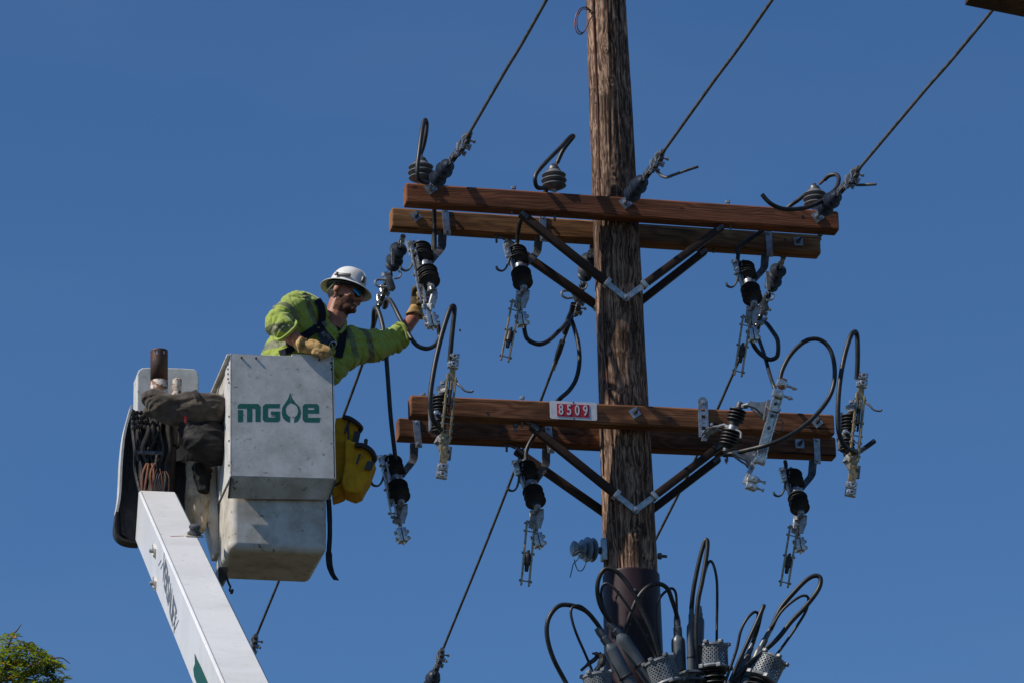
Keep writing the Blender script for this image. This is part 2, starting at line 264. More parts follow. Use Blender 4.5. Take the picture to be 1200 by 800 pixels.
M = dict(
 pole=pole_mat(),
 ground=mat('grass_ground', (.028,.028,.014), .95, var=(.045,.038,.024), vscale=.3, vlo=.4, vhi=.7, bump=.5, bscale=8),
 galv=mat('galvanised_steel', (.42,.44,.46), .38, .75, var=(.26,.28,.30), vscale=30, rvar=.12, bump=.2, bscale=80),
 galvd=mat('dull_galvanised_steel', (.13,.135,.14), .5, .5, var=(.07,.07,.075), vscale=25, bump=.2, bscale=90),
 silver=mat('tinned_aluminium', (.62,.63,.63), .33, .8, var=(.34,.34,.34), vscale=45, vlo=.42, vhi=.62, rvar=.15, bump=.35, bscale=140),
 bronze=mat('plated_brass', (.40,.31,.17), .42, .45, var=(.20,.14,.07), vscale=40, rvar=.12),
 cast=mat('grey_cast_metal', (.33,.34,.35), .45, .5, var=(.22,.23,.24), vscale=35, bump=.2),
 poly=mat('black_polymer_sheds', (.018,.018,.020), .55, spec=.3, var=(.032,.032,.034), vscale=12),
 navy=mat('dark_blue_silicone', (.022,.030,.048), .42, spec=.4, var=(.035,.044,.062), vscale=10),
 grey=mat('grey_silicone_sheds', (.14,.145,.155), .55, spec=.3, var=(.085,.09,.095), vscale=9, vlo=.4, vhi=.65),
 porc=mat('blue_grey_porcelain', (.16,.21,.26), .25, spec=.6, var=(.11,.145,.19), vscale=8),
 cable=mat('black_cable_jacket', (.014,.014,.015), .46, spec=.38, var=(.03,.029,.028), vscale=20, bump=.15, bscale=50),
 wire=mat('weathered_aluminium_conductor', (.12,.12,.12), .6, .3, var=(.06,.06,.06), vscale=20),
 copper=mat('weathered_copper', (.20,.085,.045), .5, .6, var=(.13,.06,.045), vscale=20),
 white=mat('dirty_white_paint', (.64,.635,.61), .5, spec=.4, var=(.46,.455,.43), vscale=9, vlo=.38, vhi=.66, var2=(.20,.17,.14), v2scale=34, v2lo=.60, v2hi=.70, bump=.1, bscale=30, scratch=(.22,.20,.18)),
 boomw=mat('white_boom_gelcoat', (.74,.74,.73), .35, spec=.5, var=(.64,.64,.62), vscale=2.5, vlo=.45, vhi=.7, var2=(.42,.30,.20), v2scale=20, v2lo=.64, v2hi=.72, coat=.1, scratch=(.45,.40,.34)),
 tub=mat('scuffed_fibreglass', (.60,.575,.52), .5, spec=.4, var=(.40,.36,.29), vscale=7, vlo=.40, vhi=.64, var2=(.10,.075,.055), v2scale=24, v2lo=.61, v2hi=.68, bump=.15, bscale=25, scratch=(.20,.17,.13)),
 inner=mat('shaded_guard_inside', (.035,.034,.033), .55, var=(.07,.065,.06), vscale=8),
 rust=mat('rusty_steel_pipe', (.055,.032,.026), .6, .3, var=(.10,.045,.025), vscale=18, bump=.2),
 rust2=mat('flaking_paint_on_rust', (.55,.50,.45), .7, var=(.16,.07,.035), vscale=38, vlo=.46, vhi=.52, bump=.4),
 grease=mat('greasy_black_steel', (.022,.020,.019), .5, .3, var=(.05,.04,.035), vscale=25, bump=.6, bscale=60),
 green=mat('green_print', (.008,.115,.085), .45, var=(.02,.15,.115), vscale=60, var2=(.55,.56,.55), v2scale=55, v2lo=.70, v2hi=.74),
 dgreen=mat('dark_green_print', (.004,.07,.035), .4),
 inkgrey=mat('grey_blue_print', (.10,.12,.15), .5, var=(.3,.32,.34), vscale=60, vlo=.55, vhi=.6),
 platew=mat('white_enamel_plate', (.72,.72,.74), .35, spec=.5, var=(.60,.60,.62), vscale=10),
 red=mat('red_print', (.50,.02,.035), .4, var=(.30,.015,.03), vscale=20),
 digit=mat('pale_digit_print', (.62,.62,.64), .4),
 bwood=mat('dark_stained_brace', (.028,.018,.014), .65, spec=.2, var=(.055,.030,.020), vscale=4, vlo=.4, vhi=.65, bump=.3, bscale=60, stretch=(1,1,1)),
 rearwood=mat('dark_treated_timber', (.06,.035,.022), .8, spec=.15, var=(.11,.065,.035), vscale=7, bump=.4, bscale=40),
 canvas=mat('grey_brown_canvas', (.10,.083,.066), .9, spec=.1, var=(.045,.037,.031), vscale=14, vlo=.4, vhi=.62, bump=.6, bscale=120, sheen=.2),
 blackcanvas=mat('black_rubberised_canvas', (.014,.013,.013), .7, spec=.2, var=(.026,.023,.021), vscale=12, bump=.4, bscale=70),
 beige=mat('beige_cloth', (.50,.42,.31), .9, spec=.1, var=(.33,.26,.18), vscale=14, bump=.4, bscale=70),
 yellow=mat('yellow_canvas', (.62,.33,.012), .75, spec=.2, var=(.46,.23,.015), vscale=16, vlo=.42, vhi=.66, bump=.5, bscale=160),
 bark=mat('tree_bark', (.07,.05,.035), .9, var=(.11,.08,.055), vscale=10, bump=.6, bscale=40),
 leaf=mat('green_leaf', (.15,.20,.025), .5, spec=.3, var=(.20,.21,.03), vscale=2),
 leafd=mat('deep_green_leaf', (.075,.12,.02), .5, spec=.3, var=(.09,.12,.025), vscale=2),
 leafo=mat('orange_autumn_leaf', (.55,.22,.02), .6, spec=.3, var=(.28,.18,.04), vscale=3),
 sleeve=mat('shaded_lower_pole', (.026,.012,.015), .5, spec=.25, var=(.036,.018,.02), vscale=6),
 term=mat('dark_grey_termination', (.060,.072,.085), .38, spec=.45, var=(.09,.105,.12), vscale=9),
 guard=mat('grey_plastic_guard', (.20,.22,.24), .45, spec=.4, var=(.12,.135,.15), vscale=14),
 hat=mat('scuffed_white_hard_hat', (.66,.66,.64), .4, spec=.45, var=(.52,.51,.48), vscale=14, vlo=.48, vhi=.66, var2=(.22,.19,.16), v2scale=60, v2lo=.62, v2hi=.70, scratch=(.3,.28,.25)),
 skin=mat('tanned_skin', (.36,.15,.09), .5, spec=.35, var=(.27,.10,.06), vscale=25, bump=.15, bscale=200),
 beard=mat('dark_stubble_beard', (.055,.030,.020), .8, spec=.15, var=(.17,.075,.047), vscale=45, vlo=.42, vhi=.62, bump=.6, bscale=300),
 hair=mat('dark_hair', (.02,.014,.01), .6, bump=.6, bscale=200),
 shirt=mat('hi_vis_lime_shirt', (.29,.37,.055), .8, spec=.15, var=(.24,.31,.05), vscale=5, vlo=.4, vhi=.7, bump=.35, bscale=180, sheen=.3),
 refl=mat('worn_reflective_tape', (.17,.18,.10), .6, spec=.3, var=(.12,.14,.06), vscale=20),
 navystrap=mat('navy_harness_webbing', (.010,.012,.022), .8, spec=.15, bump=.3, bscale=260),
 blackp=mat('black_plastic', (.014,.014,.015), .4),
 glovel=mat('tan_leather_glove', (.50,.33,.13), .75, spec=.2, var=(.28,.17,.06), vscale=30, vlo=.42, vhi=.62, bump=.5, bscale=90),
 gloved=mat('dirty_glove_back', (.075,.055,.03), .75, spec=.2, var=(.17,.11,.05), vscale=26, bump=.5, bscale=90),
 jean=mat('denim_trousers', (.04,.06,.11), .9, var=(.07,.09,.14), vscale=20),
)
for k_, tc_ in (('leaf', (.30,.38,.02,1)), ('leafd', (.16,.24,.02,1)), ('leafo', (.8,.35,.03,1))):
    n_ = M[k_].node_tree.nodes; l_ = M[k_].node_tree.links; tr_ = n_.new('ShaderNodeBsdfTranslucent'); tr_.inputs['Color'].default_value = tc_
    ms_ = n_.new('ShaderNodeMixShader'); ms_.inputs[0].default_value = .42; l_.new(n_['Principled BSDF'].outputs[0], ms_.inputs[1]); l_.new(tr_.outputs[0], ms_.inputs[2]); l_.new(ms_.outputs[0], n_['Material Output'].inputs['Surface'])
ml = bpy.data.materials.new('blue_mirror_lens'); ml.use_nodes = True; b = ml.node_tree.nodes['Principled BSDF']
b.inputs['Base Color'].default_value = (.02,.22,.45,1); b.inputs['Metallic'].default_value = .9; b.inputs['Roughness'].default_value = .12; M['lens'] = ml

# ---------------------------------------------------------------- ground
g = MB(); g.add([(-3000,-3000,0),(3000,-3000,0),(3000,3000,0),(-3000,3000,0)], [(0,1,2,3)])
tag(g.build('ground', M['ground'], flat=True), 'dry grass ground below the pole', kind='structure')

# ---------------------------------------------------------------- pole
LEAN = -.0115
def axis(z): return Vector((LEAN*(z-HU), 0, z))
def prad(z): return .1275 - .0085*(z-HU)*(1 if z < HU else 1.3)
pole = thing('utility_pole', axis(0), 'tall weathered brown wooden utility pole carrying the four crossarms', 'utility pole')
def make_pole():
    zt = HU+3.0; SEG = 140; zs = []; z = zt
    while z > HU-3.6: zs.append(z); z -= .0085
    while z > 0: zs.append(z); z -= .25
    zs.append(-.3)
    cracks = [(-2.05, HU-.7, 3.8, .010), (-1.52, HU+.55, 1.5, .012), (-1.15, HU-1.6, 1.0, .008), (-2.6, HU-.2, 2.2, .009), (-.7, HU+.5, 2.0, .007), (-1.9, HU-2.3, 1.3, .009), (-2.45, HU+1.3, 1.2, .008), (-1.3, HU-.5, .8, .007)]
    knots = [(-1.83, HU+.18, .045), (-2.3, HU+1.3, .04), (-1.3, HU-.62, .04), (-1.7, HU+.75, .035), (-1.55, HU-1.95, .05), (-2.1, HU-1.4, .03), (-1.95, HU+.95, .03)]
    vs = []; fs = []
    for z in zs:
        c = axis(z); R = prad(z)
        for k in range(SEG):
            a = 2*math.pi*k/SEG; d = 0
            q = Vector((math.cos(a)*2.2, math.sin(a)*2.2, z*1.3))
            wv = noise.noise(q)*.9
            g1 = noise.noise(Vector((math.cos(a)*11+wv*2, math.sin(a)*11, z*1.9)))
            g2 = noise.noise(Vector((math.cos(a)*30+wv*3, math.sin(a)*30, z*4.5+wv*2)))
            d += g1*.0022 + g2*.0016 + noise.noise(q*.6)*.005
            for ca, cz, cl, cw in cracks:
                t = abs(z-cz)/(cl/2)
                if t < 1:
                    aa = (a+math.pi) % (2*math.pi) - math.pi
                    dx = (aa - ca - .05*noise.noise(Vector((0, ca*9, z*2.3))))*R
                    wd = cw*(1-t**3)*(.5+.5*abs(noise.noise(Vector((z*4, ca, 0)))) )
                    if abs(dx) < wd: d -= .011*(1-abs(dx)/wd)
            for ka, kz, kr in knots:
                aa = (a+math.pi) % (2*math.pi) - math.pi
                dd = math.hypot((aa-ka)*R, (z-kz)*.8)
                if dd < kr: d += .005*math.cos(dd/kr*math.pi*3.0)*(1-dd/kr)+.004*(1-dd/kr)
            vs.append(c + Vector((math.cos(a), math.sin(a), 0))*(R+d))
    N = len(zs)
    for i in range(N-1):
        for k in range(SEG):
            k2 = (k+1) % SEG; fs.append((i*SEG+k, (i+1)*SEG+k, (i+1)*SEG+k2, i*SEG+k2))
    fs.append(tuple(range(SEG)))
    mb = MB(); mb.v = vs; mb.f = fs
    return mb.build('trunk', M['pole'], pole, ang=2.5)
make_pole()

def on_pole(px, py, off=0.0):
    d = (fw + cr*((px-600)/FPX) + cu*((400-py)/FPX)).normalized()
    lo = P(px, py, -1.0); t = 0
    for i in range(800):
        q = lo + d*(i*.0025)
        a = axis(q.z)
        if math.hypot(q.x-a.x, q.y-a.y) < prad(q.z)+off: return q
    a = P(px, py, 0); return a
# ground wire stapled down the pole, its loop at the top
gw = MB()
pts = [on_pole(x, y, .005) for x, y in ((694,-60),(695,10),(697,60),(700,120),(701,160),(702,200),(704,270),(706,340),(707,400),(711,440),(714,480),(718,530),(722,600),(724,640),(727,678))]
gw.tube(pts, .0048, 6, n=6)
gw.build('ground_wire', M['copper'], pole)
lp = MB(); lp.tube(PL([(694,18,-.13),(689,10,-.16),(683,9,-.2),(677,14,-.22),(674,24,-.22),(674,33,-.22),(677,39,-.22),(682,40,-.21),(687,33,-.18),(692,22,-.14),(696,18,-.13)]), .0036, 6, n=8)
lp.tube(PL([(690,12,-.15),(683,11,-.19),(678,17,-.22),(676,27,-.23),(678,36,-.22),(684,38,-.21),(690,26,-.16)]), .0032, 6, n=8)
lp.tube(PL([(686,9,-.16),(692,12,-.16),(695,16,-.14),(690,14,-.15)]), .0032, 6, n=6)
lp.build('wire_loop', M['copper'], pole)
for y in (121, 210, 372, 455, 520, 610):
    x = 694 + (y-0)*.0365 + 4.2*(y > 300); q = on_pole(x, y, .006); stp = MB(); stp.box(q, .014, .008, .006); stp.build('staple', M['galvd'], pole)
# dark sleeve round the lower pole, its colour standing in for shaded wood
sv = MB(); zt = P(740, 676, 0).z+.01
prof = [(0, prad(zt)+.008), (.004, prad(zt)+.010), (.01, prad(zt)+.0105), (1.6, prad(zt-1.6)+.012), (1.61, prad(zt-1.6)+.01)]
sv.lathe(axis(zt), Vector((0,0,-1)), prof, 40)
sv.build('shaded_pole_sleeve', M['sleeve'], pole)
for x, y in ((744,691),(752,697),(738,731),(758,744),(749,770)):
    q = on_pole(x, y, .012); c = axis(q.z); n = (q-c); n.z = 0; n.normalize(); b = MB(); b.hexbolt(q, n, .008, .006); b.build('rivet', M['galvd'], pole, flat=True)
q = P(771, 651, 0); b = MB(); b.hexbolt(q, Vector((1,0,0)), .018, .02, .05); b.build('through_bolt', M['galvd'], pole, flat=True)
# crack-side bolt by the second number bolt
# ---------------------------------------------------------------- crossarms
r1, r2 = .127, .138
AW, AH = .092, .117
def crossarm(tl, tr, yf, wmat, label, seed):
    """tl, tr: photo pixels of the two ends of the front top edge; yf: Y of its front face"""
    a = P(*tl, yf); b = P(*tr, yf); X = (b-a).normalized(); Y = Vector((0,1,0)); Y = (Y - X*Y.dot(X)).normalized(); Z = X.cross(Y); L = (b-a).length
    c = (a+b)/2 + Y*AW/2 - Z*AH/2
    root = thing('crossarm', c, label, 'crossarm', 'wooden crossarms on the pole'); root.rotation_euler = Matrix((X, Y, Z)).transposed().to_euler()
    bm = MB(); N = 50; ch = .009
    sec = [(-AW/2+ch, -AH/2), (AW/2-ch, -AH/2), (AW/2, -AH/2+ch), (AW/2, AH/2-ch), (AW/2-ch, AH/2), (-AW/2+ch, AH/2), (-AW/2, AH/2-ch), (-AW/2, -AH/2+ch)]
    vs = []; fs = []; S = len(sec)
    xs = [-L/2, -L/2+.006] + [-L/2+.006+(L-.012)*i/N for i in range(1, N)] + [L/2-.006, L/2]
    for i, x in enumerate(xs):
        k = .94 if i in (0, len(xs)-1) else 1
        for y, z in sec:
            o = noise.noise(Vector((x*3+seed, y*20, z*20)))*.0012
            vs.append(Vector((x, y*k+o, z*k+o)))
    for i in range(len(xs)-1):
        for j in range(S):
            j2 = (j+1) % S; fs.append((i*S+j, i*S+j2, (i+1)*S+j2, (i+1)*S+j))
    fs += [tuple(range(S))[::-1], tuple((len(xs)-1)*S+j for j in range(S))]
    bm.v = vs; bm.f = fs
    o = bm.build('beam', wmat, None, flat=True); o.parent = root; o['_w'] = (0,0,0)
    root['_m'] = 1
    return root, (X, Y, Z, c, L)
W1 = wood_mat('reddish_sawn_fir', (.26,.098,.045), (.14,.048,.023), (.05,.016,.01), 20, 0.0)
W2 = wood_mat('tan_sawn_fir', (.32,.155,.06), (.19,.085,.034), (.07,.03,.015), 17, 3.1)
W3 = wood_mat('brown_sawn_fir', (.27,.112,.048), (.155,.060,.027), (.05,.02,.012), 19, 5.7)
W4 = wood_mat('dark_sawn_fir', (.24,.098,.043), (.13,.051,.024), (.045,.018,.011), 22, 8.3)
A1, f1 = crossarm((476,213.8),(982.4,247.4), -r1-AW, W1, 'upper front crossarm, the reddish one carrying the line insulators', 0)
A2, f2 = crossarm((459.5,243),(961,275.2), r1, W2, 'upper rear crossarm, tan, with three drop brackets on its face', 10)
A3, f3 = crossarm((481.5,461.8),(977,485), -r2-AW, W3, 'lower front crossarm, bearing the 8509 number plate', 20)
A4, f4 = crossarm((467,488.4),(979,511.5), r2, W4, 'lower rear crossarm, dark brown, behind the number plate arm', 30)
def arm_part(arm, mb, name, mt, flat=False, bevel=0):
    o = mb.build(name, mt, None, flat=flat, bevel=bevel)
    Mi = (Matrix.Translation(arm.location) @ arm.rotation_euler.to_matrix().to_4x4()).inverted()
    o.data.transform(Mi); o.location = (0,0,0); o.parent = arm; return o
def washer(arm, px, py, yf, rot=0, bolt=.05, s=.052, bd=None):
    c = P(px, py, yf-.003); an = math.radians(rot); X = Vector((math.cos(an),0,math.sin(an))); Z = Vector((-math.sin(an),0,math.cos(an)))
    b = MB(); b.box(c, s, .005, s, (X, Vector((0,1,0)), Z)); arm_part(arm, b, 'square_washer', M['galv'], True)
    b = MB(); d = bd or Vector((.1,-1,.1)).normalized(); b.hexbolt(c+Vector((0,-.002,0)), d, .014, .012); b.lathe(c, d, [(0,.0075),(bolt,.0075)], 8)
    arm_part(arm, b, 'bolt', M['galvd'])
yf1, yf3, yb2, yb4 = -r1-AW, -r2-AW, r1, r2
washer(A2, 487.5, 253.5, yb2, 40); washer(A2, 935.5, 283, yb2, 4)
washer(A3, 744, 483, yf3, 33); washer(A4, 937, 519.5, yb4, 2); washer(A3, 957.5, 494, yf3, 38)
for arm, x, y, yy in ((A3, 612, 467, yf3+.05), (A1, 602, 221.5, yf1+.05), (A1, 853, 238, yf1+.05), (A3, 496, 463, yf3+.06)):
    b = MB(); q = P(x, y, yy); b.hexbolt(q, Vector((0,0,1)), .014, .014); b.hexbolt(q-Vector((0,0,.03)), Vector((0,0,1)), .008, .035); arm_part(arm, b, 'bolt', M['galv'], True)
for arm, x, y, yy in ((A1, 650, 251, yf1+.05), (A3, 604, 497, yf3+.03), (A1, 961, 274, yf1+.06)):
    b = MB(); q = P(x, y, yy); b.hexbolt(q, Vector((0,0,-1)), .014, .014, .04); arm_part(arm, b, 'bolt', M['galvd'], True)
for arm, x, y, yy, r in ((A1, 520.5, 226.5, yf1, .006), (A1, 940.5, 254, yf1, .008), (A2, 505, 257, yb2, .004), (A2, 920, 281, yb2, .007), (A4, 592, 503, yb4, .01), (A3, 785.5, 489.5, yf3, .008), (A3, 571, 483, yf3, .006), (A1, 719, 247, yf1, .006)):
    b = MB(); b.lathe(P(x, y, yy-.0015), Vector((0,1,0)), [(0, r), (.003, r)], 10); arm_part(arm, b, 'bolt_hole', M['blackp'], True)
# steel gain plates that tie the arms to the pole
for arm, yc, px, py in ((A1, -r1-AW, 736, 0), ):
    pass

# ---------------------------------------------------------------- braces
def brace(lt, rt, vx, yt, yv, label, front=True):
    a, b, v = P(*lt, yt), P(*rt, yt), P(*vx, yv)
    root = thing('crossarm_brace', v, label, 'brace', 'wooden crossarm braces')
    for e in (a, b):
        d = (v-e).normalized(); L = (v-e).length; s = e + d*.02; t = e + d*(L-(.135 if front else .13))
        mb = MB(); mb.beam(s, t, .042, .042, Vector((0,1,0)), .006); mb.build('brace_leg', M['bwood'], root)
        up = d.cross(Vector((0,1,0))).normalized()
        mb = MB(); mb.beam(t-d*.004, v, .032, .006, Vector((0,1,0))); mb.beam(t-d*.012, t+d*.012, .050, .050, Vector((0,1,0)), .004)
        mb.build('end_strap', M['galv'], root)
        mb = MB(); mb.beam(s-d*.004, s+d*.045, .022, .050, Vector((0,1,0)), .002); sg = 1 if e is a else -1
        q = s + Vector((0,0,.012)); mb.beam(q, e + Vector((-.045*sg,0,.028)), .02, .006, Vector((0,0,1))); mb.build('end_clip', M['galvd'], root, flat=True)
        mb = MB(); mb.hexbolt(e + Vector((-.035*sg,0,.024)), Vector((0,0,-1)), .013, .012, .045); mb.build('hanger_bolt', M['galvd'], root, flat=True)
    mb = MB(); mb.hexbolt(v+Vector((0,-.008,0)), Vector((0,-1,0)), .016, .014, .03); mb.lathe(v+Vector((0,-.008,0)), Vector((0,1,0)), [(0,.021),(.014,.021)], 14)
    mb.build('centre_bolt', M['galv'], root, flat=True)
    return root
brace((607,248),(849,264),(733.5,349.5), yf1+.03, -prad(HU-.6)-.02, 'front brace under the upper crossarms, its steel ends meeting on the pole')
brace((589,281),(829,292),(723,375), yb2+.03, prad(HU-.6)+.02, 'rear brace under the upper crossarms, passing behind the pole')
brace((619,496),(848,519),(744.8,597.5), yf3+.03, -prad(HU-1.9)-.02, 'front brace under the lower crossarms, its steel ends meeting on the pole')
brace((601,525),(845,535),(735,619), yb4+.03, prad(HU-1.9)+.02, 'rear brace under the lower crossarms, passing behind the pole')

# ---------------------------------------------------------------- number plate
c = P(672, 480.8, yf3-.010); Xa, Ya, Za = f3[0], f3[1], f3[2]
pl = thing('number_plate', c, 'white plate with 8509 in white on red, fixed to the lower front arm', 'number plate')
mb = MB(); pp = []; ww, hh, rr = .131, .052, .011
for cx_, cz_, a0 in ((ww-rr,hh-rr,0),(-ww+rr,hh-rr,90),(-ww+rr,-hh+rr,180),(ww-rr,-hh+rr,270)):
    for k in range(5): an = math.radians(a0+22.5*k); pp.append(c - Ya*.002 + Xa*(cx_+rr*math.cos(an)) + Za*(cz_+rr*math.sin(an)))
mb.prism(pp, Ya*.004); mb.build('plate', M['platew'], pl, flat=True)
def text_mesh(s, size, mt, name, parent, pos, X, Z, sx=1.0, depth=.0006, shear=0, spacing=1.0, embolden=0.0):
    cu_ = bpy.data.curves.new('t', 'FONT'); cu_.body = s; cu_.size = size; cu_.extrude = depth; cu_.align_x = 'CENTER'; cu_.align_y = 'CENTER'; cu_.shear = shear; cu_.space_character = spacing; cu_.offset = embolden
    cu_.resolution_u = 4
    t = bpy.data.objects.new('t', cu_); COL.objects.link(t); bpy.context.view_layer.update()
    me = bpy.data.meshes.new_from_object(t.evaluated_get(bpy.context.evaluated_depsgraph_get())); bpy.data.objects.remove(t)
    Y = Z.cross(X); L = Vector(parent['_w'])
    mm = Matrix((X*sx, Z, -Y)).transposed().to_4x4()
    mm.translation = pos - L; me.transform(mm); me.materials.clear(); me.materials.append(mt); me.name = name
    o = bpy.data.objects.new(name, me); COL.objects.link(o); o.parent = parent; return o
for i, ch in enumerate('8509'):
    x0 = (-.0675 + .0455*i)-.003; q = c + Xa*x0 - Ya*.003
    mb = MB(); mb.box(q, .0445, .0016, .073, (Xa, Ya, Za)); mb.build('digit_card', M['red'], pl, flat=True)
    text_mesh(ch, .084, M['digit'], 'digit', pl, q - Ya*.0014 , Xa, Za, .66, embolden=.0012)
for dz in (.047, -.047):
    mb = MB(); mb.hexbolt(c + Za*dz - Ya*.001 + Xa*.0, -Ya, .005, .004); mb.build('screw', M['galvd'], pl, flat=True)

# ---------------------------------------------------------------- line post insulators on top of the arm
def shed_profile(L, n, rb, rs, big=None):
    """profile of n sheds over length L; rb core, rs shed radius"""
    pr = [(0, rb)]
    for i in range(n):
        R = rs if not big else big[i % len(big)]
        t = L*(i+.5)/n; h = L/n
        pr += [(t-h*.38, rb), (t-h*.12, R*.97), (t-h*.02, R), (t+h*.05, R*.985), (t+h*.09, R*.8), (t+h*.28, rb*1.05)]
    pr.append((L, rb)); return pr
def post(px, py, y, s, label, tilt=Vector((0,0,1))):
    b0 = P(px, py, y); root = thing('post_insulator', b0, label, 'insulator', 'grey post insulators on the upper arm')
    mb = MB(); mb.lathe(b0-tilt*.03, tilt, [(0,.012*s),(.05*s,.012*s)], 10); mb.hexbolt(b0, tilt, .02*s, .014); mb.build('stud', M['galv'], root, flat=True)
    mb = MB(); prof = []
    for i, (t, R) in enumerate(((.030,.069),(.062,.073),(.094,.069),)):
        prof += [(t-.012, .045), (t-.004, R*.93), (t, R), (t+.004, R), (t+.009, R*.90), (t+.016, .048)]
    prof = [(.008,.03)] + prof + [(.115,.046),(.122,.04)]
    mb.lathe(b0, tilt, [(t*s, r*s) for t, r in prof], 28); mb.build('sheds', M['grey'], root)
    mb = MB(); mb.lathe(b0, tilt, [(.121*s,.040*s),(.128*s,.040*s),(.13*s,.034*s),(.146*s,.03*s),(.15*s,.02*s)], 20)
    mb.hexbolt(b0+tilt*.15*s, tilt, .013*s, .016*s); mb.build('cap', M['galvd'], root)
    return root
post(493.5, 215, yf1+.05, 1.0, 'left post insulator, grey ribbed, at the left end of the upper arm')
post(649.5, 224, yf1+.05, .98, 'middle post insulator, grey ribbed, on the upper arm left of the pole')
post(955.5, 245, yf1+.05, .92, 'right post insulator, grey ribbed, behind the coiled black jumper')

# ---------------------------------------------------------------- dead end insulators and conductors
def deadend(a, e, label, group, mt, ln=.30, clamp_dir=None, start=.06, plate=True, tail=None, scale=1.0, flip=1):
    """from anchor point a towards e"""
    d = (e-a).normalized(); root = thing('deadend_insulator', a, label, 'insulator', group); s = scale
    X = d.cross(Vector((0,0,1))).normalized(); Z = X.cross(d)
    if plate:
        mb = MB(); pn = Vector((0,-1,0)) if d.y < 0 else Vector((0,1,0)); mb.box(a+pn*.003, .058, .006, .058, (Vector((.8,0,.6)), Vector((0,1,0)), Vector((-.6,0,.8))))
        mb.build('square_washer', M['galv'], root, flat=True)
    mb = MB(); mb.lathe(a, d, [(0,.016*s),(.02*s,.016*s),(.022*s,.009*s),(.05*s,.009*s)], 10)
    mb.tube([a+d*(.04*s)+X*(.014*math.cos(t)*s)+d*(.022*math.sin(t)*s+.015*s) for t in [i*math.pi/6 for i in range(13)]], .006*s, 6)
    mb.tube([a+d*(.078*s)+Z*(.014*math.cos(t)*s)+d*(.02*math.sin(t)*s) for t in [i*math.pi/6 for i in range(13)]], .005*s, 6)
    mb.build('eye_bolt', M['galv'], root)
    st = a+d*.095*s; mb = MB(); L = ln*s-.10*s
    mb.lathe(st-d*.01, d, [(0,.012*s),(.03*s,.014*s)]+[(t+.01*s, r) for t, r in shed_profile(L, 4, .017*s, .05*s, [.050*s,.041*s])]+[(L+.02*s,.014*s)], 22)
    mb.build('sheds', mt, root)
    t0 = st+d*(L+.01*s); mb = MB()
    mb.beam(t0-d*.02, t0+d*.07*s, .007*s, .026*s, Z); mb.lathe(t0+d*.055*s-X*.02*s, X, [(0,.008*s),(.04*s,.008*s)], 8)
    mb.beam(t0+d*.03*s+X*.012*s, t0+d*.13*s+X*.012*s, .006*s, .03*s, Z); mb.beam(t0+d*.03*s-X*.012*s, t0+d*.13*s-X*.012*s, .006*s, .03*s, Z)
    mb.build('clevis', M['galvd'], root)
    q = t0+d*.11*s; mb = MB()
    mb.tube([q, q+d*.06*s+Z*.004, q+d*.16*s+Z*.01*s, q+d*.23*s+Z*.006], [.018*s,.02*s,.024*s,.014*s], 8, n=3)
    mb.beam(q+d*.02*s-Z*.018*s, q+d*.2*s-Z*.014*s, .026*s, .022*s, Z, .004)
    mb.build('clamp_body', M['galvd'], root)
    for tt in (.07, .155):
        mb = MB(); c0 = q+d*tt*s
        mb.tube([c0-Z*.05*s+X*.018*s*1, c0+Z*.018*s+X*.018*s, c0+Z*.032*s, c0+Z*.018*s-X*.018*s, c0-Z*.05*s-X*.018*s], .0055*s, 6, n=4)
        for sx in (1,-1): mb.hexbolt(c0-Z*.042*s+X*.018*sx*s, Z, .011*s, .012*s)
        mb.beam(c0-Z*.03*s-X*.03*s, c0-Z*.03*s+X*.03*s, .022*s, .007*s, Z)
        # bolt sticking out sideways
        mb.hexbolt(c0 - X*.055*s*flip, X*flip, .010*s, .012*s, .06*s)
        mb.build('u_bolt', M['galv'], root)
    return root, q+d*.1*s
def conductor(pts, r, label, name='line_wire', group='line conductors', cat='wire', mt='wire', n=10, seg=8):
    mb = MB(); mb.tube(pts, r, seg, n=n); o = mb.build(name, M[mt], loc=pts[0]); return tag(o, label, cat, group)
# front three: towards the camera
FR = 'dead end insulators pulling towards the viewer'
sets = [((504.5,221),(545,166),(641,-1), 'front left dead end insulator, dark blue discs at the left arm end', 'conductor leaving the left end of the upper arm', 1),
        ((733,238),(771,187),(905.5,-1), 'front middle dead end insulator, dark blue discs in front of the pole', 'conductor rising just right of the pole', 1),
        ((958,254),(1000,206),(1168,6), 'front right dead end insulator, dark blue discs beside the coiled jumper', 'conductor leaving the right end of the upper arm', 1)]
for (ax_, e_, f_, lab, lab2, fl) in sets:
    a = P(*ax_, yf1); e = P(*e_, yf1-.56)
    _, q = deadend(a, e, lab, FR, M['navy'], .31, flip=fl)
    # conductor runs on towards the viewer: solve depth for constant small slope
    d = Vector((0,-1,.05)); yv = a.y-.5
    best = None
    for i in range(60):
        y = -.8 - i*.12; p = P(f_[0], f_[1], y); sl_ = (p.z-q.z)/(q.y-p.y)
        if best is None or abs(sl_-.06) < best[0]: best = (abs(sl_-.06), p)
    p = best[1]; dd = (p-q); far = q + dd*6
    conductor([q-dd.normalized()*.05, q+dd*.5, p, q+dd*3+Vector((0,0,.1)), far+Vector((0,0,.8))], .0092, lab2)
for (pts, lab) in (([(547,170),(541,176),(532,181)], None),):
    pass
tl = conductor(PL([(765,188,-.70),(772,203,-.72),(780,208,-.75),(790,205,-.78),(804,200,-.8),(818,195.5,-.8)]), .0085, 'short conductor tail curling out right of the middle dead end clamp', 'wire_tail', 'conductor tails')
tl = conductor(PL([(998,212,-.70),(1003,216.5,-.72),(1010,217,-.74),(1027,216,-.78)]), .0085, 'short straight conductor tail beyond the right dead end clamp', 'wire_tail', 'conductor tails')

